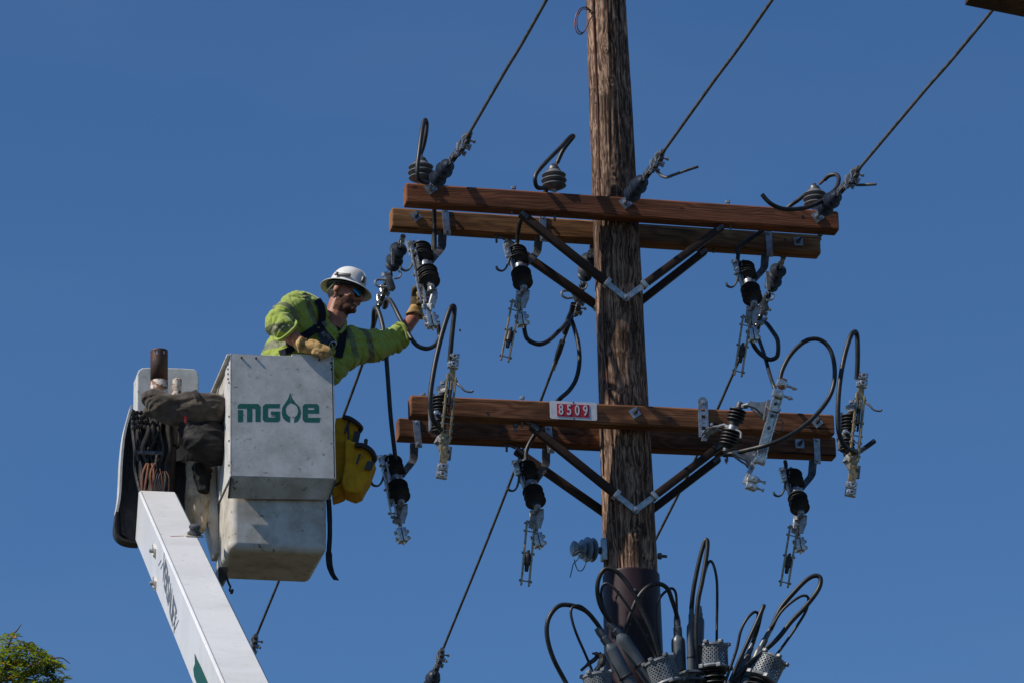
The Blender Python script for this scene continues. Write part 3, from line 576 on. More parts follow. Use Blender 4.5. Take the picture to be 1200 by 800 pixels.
# rear three: away and down
BK = 'dead end insulators on the rear side of the arms'
def yslope(x0, y0, d0, x1, y1, slope):
    q = P(x0, y0, d0); best = None
    for i in range(400):
        y = d0+.3+i*.03; p = P(x1, y1, y); s_ = (q.z-p.z)/(p.y-q.y)
        if best is None or abs(s_-slope) < best[0]: best = (abs(s_-slope), p)
    return best[1]
back = [((472.5,277),(448,345),(424,428),(299,748), 'rear left dead end insulator, blue grey discs under the left arm end', 'wire running down left past the worker to behind the boom', M['grey2'] if 'grey2' in M else M['navy']),
        ((694,289),(680,345),(656,410),(517.5,764), 'rear middle dead end insulator, half hidden by the pole', 'wire running down left from behind the pole', M['navy']),
        ((918,302),(900,345),(861,433),(764,640), 'rear right dead end insulator, dark blue discs under the right arm end', 'wire running down from the right switch to behind the pole', M['navy'])]
for a_, e_, m_, f_, lab, lab2, mt in back:
    a = P(*a_, yb2+.06); e = yslope(*a_, yb2+.06, *e_, .30)
    _, q = deadend(a, e, lab, BK, mt, .30, plate=False, flip=-1)
    p1 = yslope(*a_, yb2+.06, *m_, .30); p = yslope(*a_, yb2+.06, *f_, .30)
    conductor([q, p1, (p1+p)/2-Vector((0,0,.03)), p], .0088, lab2, group='wires falling away behind the pole')
    if f_[1] > 700:
        mid = P(f_[0]-3, f_[1]+12, p.y+.1)
        b_, _q = deadend(P(f_[0]-16, f_[1]+48, p.y+.55), P(f_[0], f_[1], p.y-.05), 'far dead end clamp '+('peeping out from behind the white boom' if f_[0] < 400 else 'at the bottom edge, midway between boom and pole'), 'dead end clamps on the rear structure', M['navy'], .30, plate=False)
# rear structure (below the frame): arm and pole that hold the far clamps
pa = P(250, 822, 5.2); pb = P(800, 838, 5.2)

# ================================================================ hanging switches (three bars open, two closed)
def cutout(S, label, group, closed=False):
    """built at photo pixels for the lower right one, strap bottom at S0; returns the root, shifted to S"""
    S0 = (957.5, 541); o_ = P(S0[0], S0[1], yb4-.004)
    def Q(u, v, y): return P(u, v, y)
    root = thing('hanging_switch', o_, label, 'disconnect switch', group)
    Xv = Vector((1,0,0))
    mb = MB(); mb.box((Q(957.5,511,yb4-.003)+Q(957.5,543,yb4-.003))/2, .036, .006, (Q(957.5,511,yb4)-Q(957.5,543,yb4)).length)
    for v in (515, 539): mb.hexbolt(Q(957.5, v, yb4-.006), Vector((0,-1,0)), .009, .008)
    mb.build('strap', M['galv'], root, flat=True)
    mb = MB(); mb.ribbon(PL([(953,538,.16),(952,548,.16),(951,556,.145),(947,562,.10),(941,569,.055),(937,574,.03)]), Vector((.046,.012,0)), .008, 5)
    mb.build('drop_bracket', M['galvd'], root)
    A = Q(927.5,552,.10); B = Q(938.5,600,-.085); d = (B-A); L = d.length; d.normalize()
    mb = MB(); pr = [(0,.016),(.012,.018)]
    h = L*.29/5
    for blk in (0, 1):
        t0 = L*.08 if blk == 0 else L*.63
        for i in range(5):
            t = t0 + h*(i+.5); R = .056 if i % 2 == 0 else .053
            pr += [(t-h*.30,.026),(t-h*.08,R),(t+h*.06,R),(t+h*.12,R*.8),(t+h*.32,.027)]
        pr += [(t+h*.5,.022)]
    pr += [(L-.008,.02),(L,.016)]
    mb.lathe(A, d, pr, 24); mb.build('sheds', M['poly'], root)
    mb = MB(); c = A+d*(L*.505); mb.lathe(c-d*.017, d, [(0,.024),(.002,.029),(.032,.029),(.034,.024)], 18)
    mb.beam(c, Q(938,573,.03), .03, .022, Vector((0,0,1)), .004); mb.hexbolt(c-Vector((0,.026,0)), Vector((0,-1,0)), .009, .012); mb.build('band', M['galv'], root)
    # top contact, to the left of the insulator top
    mb = MB(); mb.ribbon([A-d*.004, Q(921,549,.10), Q(916,551,.05)], Vector((0,.03,0)), .010)
    mb.lathe(A-d*.012, d, [(0,.018),(.02,.022)], 14); mb.hexbolt(A-d*.014, -d, .012, .014)
    mb.ribbon(PL([(919,549,.045),(920,556,.04),(922,566,.03),(925,579,.02)]), Vector((.0,.03,.0)), .008, 3)
    mb.ribbon(PL([(925,552,.045),(924,560,.04),(926,572,.03),(927,580,.02)]), Vector((.0,.024,.0)), .006, 3)
    mb.build('top_contact', M['cast'], root)
    mb = MB(); mb.beam(Q(915.5,548,.04), Q(919.5,564,.03), .030, .024, Vector((0,1,0)), .004)
    mb.lathe(Q(916,550,.02), Vector((0,-1,0)), [(0,.007),(.03,.007)], 8); mb.lathe(Q(918.5,559,.015), Vector((0,-1,0)), [(0,.007),(.03,.007)], 8)
    mb.build('cable_lug', M['silver'], root, ang=.5)
    mb = MB(); mb.tube(PL([(924,562,.03),(920.5,566,.01),(919,573,-.01),(916,579,-.02),(912,581,-.03),(907.5,579,-.04),(906.5,576,-.04)]), [.0065,.006,.006,.0055,.006,.0075,.007], 8, n=4)
    mb.build('pull_hook', M['galvd'], root)
    # hinge casting
    mb = MB(); mb.lathe(B-d*.004, d, [(0,.016),(.01,.020),(.018,.013),(.04,.012)], 14); mb.hexbolt(B+d*.012+Vector((0,-.02,0)), Vector((0,-1,0)), .010, .012); mb.tube([B+d*.01, Q(937,604,-.09), Q(937,608,-.06)], .012, 8, n=3)
    for du, yy in ((-4.2,-.035),(5.2,-.09)):
        pts = PL([(934+du,606,yy),(939+du,605,yy-.004),(939.5+du*.8,614,yy),(937+du*.6,623,yy),(933+du*.6,626,yy),(931.5+du*.7,618,yy)])
        mb.prism(pts, Vector((.006,-.007,0)))
    mb.prism(PL([(929,604,-.03),(945,603,-.09),(945,607,-.09),(930,608,-.03)]), Vector((0,-.012,-.006)))
    mb.beam(Q(929,622,-.04), Q(940,622,-.09), .03, .022, Vector((0,0,1)), .003)
    mb.build('hinge', M['cast'], root, ang=.5)
    mb = MB(); mb.tube([Q(931,619,-.03), Q(942,610,-.085)], .0045, 6); mb.tube([Q(930,612,-.04), Q(939,621,-.08)], .004, 6); mb.hexbolt(Q(929,617,-.05), Vector((-1,0,0)), .008, .01)
    mb.build('contact_spring', M['cast'], root)
    # lower connector
    mb = MB(); d2 = (Q(938,648,-.06)-Q(934,624,-.055)).normalized(); c = Q(936.8,638,-.06)
    X2 = Vector((1,0,.12)).normalized(); Y2 = d2.cross(X2).normalized(); X2 = Y2.cross(d2)
    mb.beam(Q(934,622,-.055), Q(935.5,630,-.058), .026, .02, Vector((0,1,0)), .003)
    for s_ in (-1, 1):
        mb.box(c + X2*.014*s_, .024, .052, .076, (X2, Y2, d2), .005)
    for t in (-.018, .018):
        mb.lathe(c + d2*t - X2*.03 - Y2*0, X2, [(0,.006),(.074,.006)], 8); mb.hexbolt(c + d2*t + X2*.03, X2, .010, .01); mb.hexbolt(c + d2*t - Y2*.0 - X2*.038, X2, .010, .008)
    mb.tube([c+d2*.036, c+d2*.052], [.011,.006], 8)
    mb.build('cable_lug', M['silver'], root, ang=.4)
    # blade
    if closed: a, b_, sp = Q(920.5,556,.012), Q(929.5,617,-.075), .013
    else: a, b_, sp = Q(930.5,616,-.085), Q(919,687,-.09), .021
    dd = (b_-a).normalized(); Xs = Vector((1,0,0)); Xs = (Xs-dd*Xs.dot(dd)).normalized(); Yn = dd.cross(Xs)
    Lb = (b_-a).length
    bm_ = 'silver' if closed else 'bronze'
    for s_ in (-1, 1):
        mb = MB(); mb.beam(a+Xs*sp*s_, b_+Xs*sp*s_, .009, .020, Yn, .0015); mb.build('blade_bar', M[bm_], root, ang=.4)
    for t in ((.04,.93,.5,.16) if not closed else (.05,.5,.93)): mb = MB(); mb.lathe(a+dd*Lb*t-Xs*(sp+.014), Xs, [(0,.007),(.008,.007),(.009,.004),(sp*2+.02,.004),(sp*2+.021,.007),(sp*2+.028,.007)], 8); mb.build('blade_pin', M['bronze' if closed else 'galv'], root)
    if not closed:
        mb = MB(); mb.lathe(a+dd*Lb*.50, dd, [(0,.008),(.01,.016),(.06,.019),(.068,.012),(.10,.010)], 12); mb.beam(a+dd*Lb*.46, a+dd*Lb*.7, .014, .03, Yn, .003); mb.build('latch_block', M['grease'], root)
    else:
        mb = MB(); mb.beam(a+dd*Lb*.18, a+dd*Lb*.8, .010, .012, Yn, .002); mb.beam(a+dd*Lb*.45, a+dd*Lb*.75, .016, .018, Yn, .003); mb.build('latch_bar', M['bronze'], root)
    return root, o_
GH = 'switches hanging from the rear crossarms'
def place(root, o_, px, py, y, rz=0, sc_=1.0, ry=0):
    p = P(px, py, y); root.location = Vector(p); root.rotation_euler = (0, math.radians(ry), math.radians(rz)); root.scale = (sc_,)*3
opn, o0 = cutout(None, 'open switch under the right end of the lower rear arm, its blade hanging free', GH)
def relabel(c, l): c['label'] = l; return c
c = copy_tree(opn); relabel(c, 'open switch under the lower rear arm, left of the pole, behind the braces'); place(c, o0, 645, 528.5, yb4-.004, 2, 1.03, -5)
c = copy_tree(opn); relabel(c, 'open switch hanging under the upper rear arm left of the pole, blade dangling'); place(c, o0, 636, 281, yb2-.004, 2, 1.02, 0)
c = copy_tree(opn); relabel(c, 'open switch under the right end of the upper rear arm'); place(c, o0, 901.5, 299, yb2-.004, 0, 1.01, -1)
cls, o1 = cutout(None, 'closed switch under the left end of the lower rear arm, nothing hanging below it', GH, True)
c = copy_tree(cls); relabel(c, 'closed switch under the upper arm, gripped by the gloved hand'); place(c, o1, 523.5, 274, yb2-.004, 2, 1.07, -4.5)
place(cls, o1, 490, 522, yb4-.004, 0, 1.03, -5)

# ================================================================ upright disconnect switches on the lower front arm
def upright(label, dx, dy, y0=yf3):
    def Q(u, v, y): return P(u+dx, v+dy, y)
    c0 = Q(504, 482, y0); root = thing('arm_switch', c0, label, 'disconnect switch', 'switches standing in front of the lower arm')
    # channel bracket edge on
    mb = MB(); a, b_ = Q(502.5,459,y0-.03), Q(504,504,y0-.03)
    Yd = (b_-a).normalized()
    mb.beam(a, b_, .006, .05, Vector((0,1,0))); mb.beam(a+Vector((.018,.022,0)), b_+Vector((.018,.022,0)), .036, .006, Vector((0,1,0)))
    mb.ribbon([b_+Vector((.004,0,.004)), b_+Vector((.02,-.05,.03)), b_+Vector((.045,-.09,.075))], Vector((.01,.03,0)), .006)
    for t in (.1,.3,.7,.9):
        q = a+(b_-a)*t+Vector((.016,.018,0)); mb.hexbolt(q, Vector((0,-1,0)), .009, .010)
    mb.build('channel_bracket', M['galv'], root, flat=True)
    mb = MB(); mb.beam(Q(506,487,y0-.06), Q(514,487,y0-.11), .03, .02, Vector((0,0,1)), .003); mb.hexbolt(Q(511,484,y0-.14), Vector((-.3,-1,0)).normalized(), .012, .014)
    mb.lathe(Q(514.5,480,y0-.12), Vector((0,0,-1)), [(0,.022),(.002,.027),(.035,.027),(.037,.022)], 16); mb.build('band', M['galv'], root)
    A = Q(516,463,y0-.12); B = Q(513.5,512,y0-.12); d = B-A; L = d.length; d.normalize()
    mb = MB(); pr = [(0,.02)]
    for t in (.05,.13,.21,.29,.37,.63,.71,.79,.87): pr += [(L*t-.005,.024),(L*t-.001,.040),(L*t+.002,.041),(L*t+.004,.028)]
    pr += [(L,.018)]; mb.lathe(A, d, pr, 22); mb.build('sheds', M['poly'], root)
    # grey edges of the sheds are lit, keep a light core cap at both ends
    mb = MB(); mb.prism(PL([(x+dx, yy+dy) for x, yy in ((511,455),(517,453),(523,456),(523,464),(516,464))], y0-.13), Vector((0,-.035,0)))
    mb.hexbolt(Q(519,450,y0-.14), Vector((0,0,1)), .014, .016); mb.beam(Q(517,459,y0-.14), Q(525,457,y0-.19), .04, .022, Vector((0,0,1)), .004); mb.build('top_bracket', M['cast'], root, ang=.5)
    mb = MB(); mb.prism(PL([(x+dx, yy+dy) for x, yy in ((512,511),(517,510),(519,512),(519,530),(514,528),(511,521),(508,519))], y0-.13), Vector((.01,-.04,0)))
    mb.beam(Q(515,515,y0-.14), Q(523,516,y0-.19), .05, .03, Vector((0,0,1)), .004); mb.build('bottom_bracket', M['cast'], root, ang=.5)
    a, b_ = Q(529.5,440,y0-.19), Q(521.5,518,y0-.19); d = (b_-a).normalized(); Xs = Vector((1,0,0)); Xs = (Xs-d*Xs.dot(d)).normalized(); Yn = d.cross(Xs)
    for s_, t0, t1 in ((-1,-.02,1.02),(1,.02,1.0)):
        mb = MB(); mb.beam(a+(b_-a)*t0+Xs*.022*s_, a+(b_-a)*t1+Xs*.022*s_, .011, .024, Yn, .0015); mb.build('blade_bar', M['bronze'], root, ang=.4)
    Lb = (b_-a).length
    for t in (.07,.42,.62,.72,.82,.92): mb = MB(); mb.lathe(a+d*Lb*t-Xs*.034, Xs, [(0,.008),(.009,.008),(.010,.004),(.058,.004),(.059,.008),(.068,.008)], 8); mb.build('blade_pin', M['galv'], root)
    mb = MB(); mb.lathe(a+d*Lb*.08, d, [(0,.012),(.055,.012)], 10); mb.build('spring_tube', M['bronze'], root)
    mb = MB(); mb.beam(a+d*Lb*.22, a+d*Lb*.46, .016, .035, Yn, .003); mb.beam(a+d*Lb*.24+Xs*.004, a+d*Lb*.55+Xs*.004, .010, .02, Yn, .003); mb.build('latch_block', M['grease'], root)
    mb = MB(); mb.beam(a-d*.05, a+d*.03, .034, .010, Yn, .002); mb.build('terminal_pad', M['bronze'], root, flat=True); mb = MB(); mb.beam(b_-d*.05, b_+d*.125, .042, .012, Yn, .002); mb.hexbolt(b_+d*.035-Vector((0,.008,0)), Vector((0,-1,0)), .009, .008); mb.build('terminal_pad', M['bronze'], root, flat=True)
    mb = MB(); c1 = b_+d*.06; mb.box(c1 + Xs*.030-Vector((0,.004,0)), .018, .018, .075, (Xs, Yn, d), .003); mb.build('side_plate', M['galvd'], root)
    for c1, tl_ in ((a-d*.085, 0), (b_+d*.165, 1)):
        for k, off in enumerate((-.022, .022)):
            mb = MB(); q = c1 + d*off
            mb.box(q, .060, .030, .040, (Xs, Yn, d), .005); mb.box(q+Xs*.0-Vector((0,.020,0)), .030, .014, .030, (Xs, Yn, d), .004)
            for s_ in (-1, 1): mb.hexbolt(q+Xs*.019*s_-Vector((0,.014,0)), Vector((0,-1,0)), .008, .010)
            mb.build('cable_lug', M['silver'], root, ang=.4)
            mb = MB(); mb.lathe(q-Vector((0,.024,0))+Xs*.0, Vector((0,-1,0)), [(0,.008),(.008,.007)], 8); mb.build('copper_bolt', M['copper'], root)
    mb = MB(); mb.tube([a+d*.035+Xs*.026, a+d*.06+Xs*.05-Vector((0,.02,0)), a+d*.085+Xs*.075-Vector((0,.03,0)), a+d*.088+Xs*.105-Vector((0,.035,0)), a+d*.078+Xs*.118-Vector((0,.035,0))], [.007,.006,.005,.0055,.007], 8, n=4)
    mb.build('pull_hook', M['galvd'], root)
    return root
u1 = upright('double blade switch at the left end of the lower arms, beside the looping black jumper', 0, 0)
u2 = upright('double blade switch at the right end of the lower arms, farthest right of all', 479, 22)

# the tilted one, right of the pole
def tilted():
    y0 = yf3; root = thing('arm_switch', P(825, 490, y0), 'tilted silver switch on a slotted bracket, right half of the lower arm', 'disconnect switch', 'switches standing in front of the lower arm')
    # slotted strap with real slots: two rails and cross pieces
    a, b_ = P(823.5,467.5,y0-.006), P(825,512,y0-.006); d = (b_-a).normalized(); X = Vector((1,0,0)); X = (X-d*X.dot(d)).normalized()
    L = (b_-a).length; mb = MB()
    for s_ in (-1, 1): mb.beam(a+X*.0195*s_+d*.015, b_+X*.0195*s_, .017, .008, X.cross(d))
    for t in (0, .10, .30, .50, .60, .80, .96): mb.box(a+d*(L*t+.016), .030, .0076, .028 if t not in (.3,.6) else .022, (X, X.cross(d), d))
    mb.lathe(a+d*.014-Vector((0,.004,0)), Vector((0,1,0)), [(0,.028),(.0078,.028)], 20)
    for t in (.09, .88): mb.hexbolt(a+d*L*t-Vector((0,.006,0)), Vector((0,-1,0)), .011, .012, .0)
    mb.build('slotted_strap', M['galv'], root, flat=True)
    mb = MB(); mb.ribbon(PL([(823,509,y0-.01),(828,503,y0-.05),(834,500,y0-.09),(842,499,y0-.12),(848,497.5,y0-.15),(856,500,y0-.17)]), [Vector((0,.05,.0)),Vector((0,.045,.01)),Vector((0,.04,.02)),Vector((0,.035,.01))], .007, 4)
    mb.prism(PL([(823,511,y0-.012),(834,500,y0-.09),(846,503,y0-.12),(836,507,y0-.06)]), Vector((0,0,-.005)))
    mb.hexbolt(P(834,498,y0-.08), Vector((0,0,1)), .009, .012); mb.tube(PL([(848,497,y0-.15),(852,500,y0-.17),(858,502,y0-.19)]), .008, 8, n=3); mb.build('bracket_arm', M['galv'], root, flat=True)
    A = P(867,473,y0-.20); B = P(851,527,y0-.16); d = B-A; L = d.length; d.normalize(); mb = MB()
    pr = [(0,.016),(.02,.016)]
    for t in (.14,.21,.28,.35,.60,.67,.74,.81,.88): pr += [(L*t-.007,.024),(L*t-.002,.047 if t < .5 else .05),(L*t+.003,.048 if t < .5 else .051),(L*t+.006,.03)]
    pr += [(L,.016)]; mb.lathe(A, d, pr, 26); mb.build('sheds', M['poly'], root)
    mb = MB(); mb.lathe(A+d*L*.41, d, [(0,.022),(.003,.027),(.045,.027),(.048,.022)], 16); mb.tube(PL([(862,503,y0-.20),(868,506,y0-.22),(868,513,y0-.22)]), .006, 8, n=3); mb.build('band', M['cast'], root)
    mb = MB(); mb.lathe(A-d*.012, d, [(0,.012),(.004,.018),(.035,.018)], 14); mb.beam(P(867,476,y0-.2), P(876,476,y0-.23), .02, .02, Vector((0,0,1)), .004)
    mb.lathe(P(872,475,y0-.24), Vector((.6,-.6,0)).normalized(), [(0,.013),(.03,.013)], 10); mb.build('top_cap', M['galvd'], root)
    mb = MB(); mb.lathe(B-d*.02, d, [(0,.02),(.03,.02),(.034,.014)], 14); mb.hexbolt(P(851,537,y0-.17), Vector((0,0,-1)), .009, .018, .03); mb.build('bottom_cap', M['galvd'], root)
    # horn castings
    def horn(poly, yy, vec): 
        mb = MB(); mb.prism(PL(poly, yy), vec); mb.build('horn', M['cast'], root, ang=.3)
    horn([(874,474),(877,471),(886,472.5),(894,472),(899,469),(901,470),(899,480),(900,489),(897,490),(893,487),(884,479),(875,476)], y0-.25, Vector((.004,-.022,0)))
    horn([(857,529),(863,528.5),(872,531),(879,530),(883,529),(880,538),(878.5,546),(876.5,546),(873,540),(864,536),(858,532)], y0-.21, Vector((.004,-.022,0)))
    mb = MB(); mb.tube(PL([(880,478,y0-.27),(888,485,y0-.28),(894,490,y0-.28),(899,494,y0-.27)]), [.006,.005], 8, n=3); mb.build('arcing_rod', M['galvd'], root); mb = MB(); mb.tube(PL([(860,534,y0-.23),(868,540,y0-.24),(873,543,y0-.24),(877,548,y0-.24)]), [.006,.005], 8, n=3)
    mb.build('arcing_rod', M['galvd'], root)
    # blade: folded channel
    a, b_ = P(912,462,y0-.31), P(889.5,541,y0-.27); d = (b_-a).normalized(); X = Vector((1,0,0)); X = (X-d*X.dot(d)).normalized(); Yn = d.cross(X)
    mb = MB(); mb.beam(a, b_, .046, .006, Yn); 
    for s_ in (-1, 1): mb.beam(a+X*.024*s_+Yn*.010, b_+X*.024*s_+Yn*.010, .006, .026, Yn)
    mb.build('blade_channel', M['silver'], root, flat=True); L = (b_-a).length
    for t in (.14,.32,.5,.93):
        mb = MB(); mb.hexbolt(a+d*L*t-Vector((0,.004,0)), Vector((0,-1,0)), .010 if t < .9 else .014, .008); mb.build('rivet', M['galvd'], root, flat=True)
    mb = MB(); mb.box(b_-d*.02, .066, .03, .062, (X, Yn, d), .006); mb.build('hinge_block', M['silver'], root, ang=.5)
    mb = MB(); mb.tube(PL([(898,475,y0-.30),(903,480,y0-.34),(911,483,y0-.34),(914,479,y0-.32)]), .0055, 8, n=3); mb.build('guide_ring', M['galvd'], root); mb = MB(); mb.tube(PL([(899,470,y0-.3),(897,480,y0-.31),(895,492,y0-.3)]), .006, 8); mb.build('guide_rod', M['galvd'], root); mb = MB(); mb.tube(PL([(910,491,y0-.27),(916,492,y0-.26),(918,498,y0-.25),(915,504,y0-.25),(911,507,y0-.25),(908,505,y0-.26)]), .0035, 6, n=4); mb.build('guide_ring', M['galvd'], root)
    # clamps at the top
    for (x, y) in ((916,449.5),(911,461)):
        mb = MB(); q = P(x, y, y0-.32); mb.box(q, .056, .032, .044, (X, Yn, d), .006); mb.lathe(q+X*.02, X, [(0,.010),(.012,.012),(.016,.007),(.045,.007),(.046,.012),(.058,.012),(.059,.006),(.07,.006)], 8)
        mb.build('cable_lug', M['silver'], root, ang=.4)
    mb = MB(); mb.beam(P(919,444,y0-.32), P(915,455,y0-.32), .03, .03, Vector((0,1,0)), .004); mb.build('copper_bolt', M['copper'], root)
    mb = MB(); mb.ribbon(PL([(885,531,y0-.26),(882,545,y0-.25),(877,556,y0-.25),(873,566,y0-.25)]), Vector((.028,-.01,0)), .008, 3); mb.hexbolt(P(881,546,y0-.26), Vector((0,-1,0)), .011, .01); mb.hexbolt(P(877,557,y0-.26), Vector((0,-1,0)), .010, .01); mb.build('lower_tongue', M['cast'], root, flat=True)
    for k, (x, y) in enumerate(((882,561),(880,570))):
        mb = MB(); q = P(x, y, y0-.26); mb.box(q, .058, .04, .036, (X, Yn, d), .005); mb.lathe(q+X*.022-Vector((0,.01,0)), X, [(0,.011),(.014,.013),(.017,.006),(.04,.006),(.041,.010),(.05,.010)], 8); mb.hexbolt(q-Vector((0,.02,0)), Vector((0,-1,0)), .010, .01)
        mb.build('cable_lug', M['silver'], root, ang=.4)
    return root
tilted()

# ================================================================ jumper cables
def cable(pts, r, label, y=None, n=8, cat='cable', group='black jumper cables', stub=None, mt='cable', name='jumper_cable'):
    p = PL(pts, y); root = thing(name, p[0], label, cat, group)
    mb = MB(); mb.tube(p, r, 10, n=n); mb.build('jacket', M[mt], root)
    for i, L in (stub or ()):
        q = p[i]; s = spline(p, 8); d = (s[0]-s[1]).normalized() if i == 0 else (s[-1]-s[-2]).normalized()
        mb = MB(); mb.tube([q-d*.01, q+d*L], r*.62, 8); mb.build('copper_strands', M['copper'], root)
    return root
R1, R2 = .0155, .0125
cable([(492,183,-.14),(496,172,-.15),(499,158,-.17),(500,146,-.18),(498.5,141,-.2),(496.5,144,-.22),(494,158,-.27),(491,180,-.31),(489,198,-.32),(490,208,-.31),(495,213,-.27),(502,215,-.2),(508,225,0),(509,260,.1),(509.5,300,.12)], .0125, 'jumper arching over the left post insulator and down behind the arm end', stub=[(0,.03)])
cable([(653,191,-.15),(660,176,-.16),(669,164,-.17),(672,160,-.18),(668,161,-.21),(655,175,-.26),(640,190,-.30),(629,203,-.31),(627,212,-.31),(630,220,-.27),(640,224,-.20),(612,255,-.02),(606,285,.1),(603,297,.05)], .0125, 'jumper looping over the middle post insulator, left of the pole top', stub=[(0,.04)])
cable([(966,211,-.17),(972,206,-.20),(980,205,-.24),(983,211,-.29),(979,222,-.34),(966,234,-.39),(950,242,-.42),(935,245,-.44),(918,245,-.46),(905,240,-.48),(897,233,-.48),(893,228,-.48)], .0125, 'jumper coiled round the right post insulator with a free upturned end', stub=[(0,.04)])
cable([(945,227,-.05),(935,235,-.04),(924,243,-.02),(905,262,.05),(866,290,.06),(865,300,.05),(862,322,.05)], .012, 'jumper running behind the arm to the upper right switch')
# far/left loops near the worker
cable([(513,377,-.03),(514,386,-.03),(515,395,-.03),(512,402,-.05),(505,407,-.06),(497,408,-.07),(487,403,-.05),(478,390,.0),(468,372,.05),(461,358,.12),(456,351,.2),(452,353,.25),(450,362,.28)], R2, 'jumper drooping from the gripped switch to the left dead end clamp')
cable([(432,402,.30),(437,382,.26),(438,366,.18),(440,361,.12),(444,366,.08),(449,385,.02),(452,410,-.01),(455,450,-.02),(458,490,0),(462,525,.02),(464,542,.04)], R2, 'long jumper falling from beside the worker to the lower left switch')
cable([(527,424,-.42),(529,400,-.44),(531,380,-.45),(532.5,362,-.46),(530,359,-.47),(526,366,-.49),(517,395,-.52),(509,430,-.55),(504,465,-.56),(505,480,-.55),(508,492,-.53),(514,500,-.47),(519,506,-.38)], R2*1.1, 'tall narrow jumper loop above the left double blade switch')
cable([(509.5,262,.10),(508,280,.12),(507,296,.12)], .011, 'short cable dropping behind the arm to the upper left switch', n=4)
cable([(614,378,-.05),(615,389,-.05),(618,397,-.05),(626,402,-.03),(634,403,0),(643,399,.04),(653,390,.1),(661,382,.16),(666,375,.22),(669,368,.26)], R2, 'jumper sagging from the upper left open switch to the dead end clamp', n=8)
cable([(667,372,.26),(670,376,.24),(674,388,.2),(678,405,.12),(679,425,.05),(675,444,-.02),(667,457,-.05),(657,466,-.05),(650,474,0),(620,520,.1),(616,540,.06)], R2, 'jumper hanging beside the pole down to the 8509 plate')
cable([(881,396,-.05),(882.5,403,-.05),(887,410,-.04),(893,416,-.04),(902,421,-.05),(910,418,-.07),(912,410,-.09),(911,398,-.10),(905,388,-.08),(898,379,-.02),(893,377,.08),(889,382,.2),(886,394,.30)], R2, 'small teardrop jumper loop beside the upper right switch')
cable([(886,390,.30),(892,405,.15),(897,420,.0),(902,438,-.15),(906,450,-.28),(909,457,-.31)], .011, 'straight lead from the upper right switch down to the tilted one', n=5)
cable([(914,444,-.54),(917,433,-.54),(924,419,-.54),(934,407,-.54),(945,399,-.54),(956,397,-.54),(966,401,-.54),(974,412,-.54),(978,430,-.54),(977,450,-.54),(970,468,-.55),(955,487,-.57),(936,503,-.58),(915,515,-.60),(895,522,-.58),(875,527,-.50),(858,531,-.42),(848,533,-.39)], R2, 'wide round jumper loop sweeping in front of the lower arm right end')
cable([(1004,444,-.42),(1005,425,-.44),(1005,405,-.46),(1004,392,-.47),(1001,389,-.49),(996,396,-.51),(989,420,-.54),(984,450,-.56),(982,480,-.56),(983,505,-.55),(990,522,-.52),(1000,528,-.46),(1006,529,-.40),(1014,524,-.36),(1025,516,-.36)], R2*1.1, 'tall narrow jumper loop above the right double blade switch')
cable([(504,511,.1),(497,514,.1)], .01, 'stub', n=2) if False else None
cable([(920,540,.10),(921,546,.08),(919,552,.05)], .011, 'short lead entering the lower right hanging switch', n=4)
cable([(462,540,.03),(461,545,.03)], .011, 'x', n=2) if False else None
# lead tails and the grey splice on the middle wire
sp_ = P(650,427,1.15)
t = thing('wire_splice', P(655,412,1.0), 'dark splice with a silver collar on the middle falling wire', 'wire splice')
mb = MB(); mb.tube(PL([(672,356,.33),(668,372,.42),(662,390,.55)]), [.016,.022,.017], 8, n=3); mb.build('wrap', M['poly'], t)
bb = back[1]; aw = P(694,289,yb2+.06); w1 = yslope(694,289,yb2+.06,659,400,.30); w2 = yslope(694,289,yb2+.06,651,424,.30); w3 = yslope(694,289,yb2+.06,648,433,.30)
mb = MB(); mb.tube([w1, (w1+w2)/2, w2], [.018,.019,.013], 8); mb.build('cover', M['poly'], t)
mb = MB(); mb.tube([w2, w3], [.015,.012], 8); mb.build('collar', M['silver'], t)
# hot line clamps just under the rear dead ends
def hotclamp(px, py, y, label, s=1.0):
    c = P(px, py, y); t = thing('hot_line_clamp', c, label, 'clamp', 'ringed clamps below the rear dead ends')
    mb = MB(); mb.box(c, .038*s, .04, .085*s, (Vector((.95,0,.31)), Vector((0,1,0)), Vector((-.31,0,.95))), .006); mb.build('body', M['galvd'], t)
    mb = MB(); mb.lathe(c+Vector((-.035,0,.06))*s, Vector((.31,0,-.95)), [(0,.016*s),(.02*s,.018*s),(.022*s,.012*s),(.05*s,.012*s)], 12); mb.build('bolt_head', M['silver'], t)
    mb = MB(); mb.tube([c+Vector((-.02,-.01,-.025))*s, c+Vector((-.06,-.01,-.03))*s, c+Vector((-.085,-.01,-.012))*s, c+Vector((-.075,-.01,.012))*s, c+Vector((-.02,-.01,.015))*s], .0075*s, 8, n=5); mb.build('eye_ring', M['galv'], t)
    mb = MB(); mb.tube([c+Vector((.02,-.02,.02))*s, c+Vector((.05,-.02,.03))*s, c+Vector((.06,-.02,.055))*s, c+Vector((.045,-.02,.07))*s], .006*s, 8, n=4); mb.build('keeper', M['galv'], t)
    return t
hotclamp(457,332,.34, 'ringed steel clamp under the left rear dead end, beside the white hard hat')
hotclamp(675,345,.34, 'ringed steel clamp left of the pole, crossed by the rear brace')
hotclamp(895,357,.34, 'dark steel clamp between the upper right switch and the blue dead end', .95)
t = thing('grounding_stud', P(453,290,.3), 'short pale rod beside the left rear dead end insulator', 'rod', 'pale rods on the rear dead ends')
mb = MB(); mb.beam(P(460,291,.26), P(460.5,310,.3), .014, .010, Vector((0,1,0))); mb.build('rod', M['silver'], t)
t = thing('grounding_stud', P(899,320,.3), 'short pale rod beside the right rear dead end insulator', 'rod', 'pale rods on the rear dead ends')
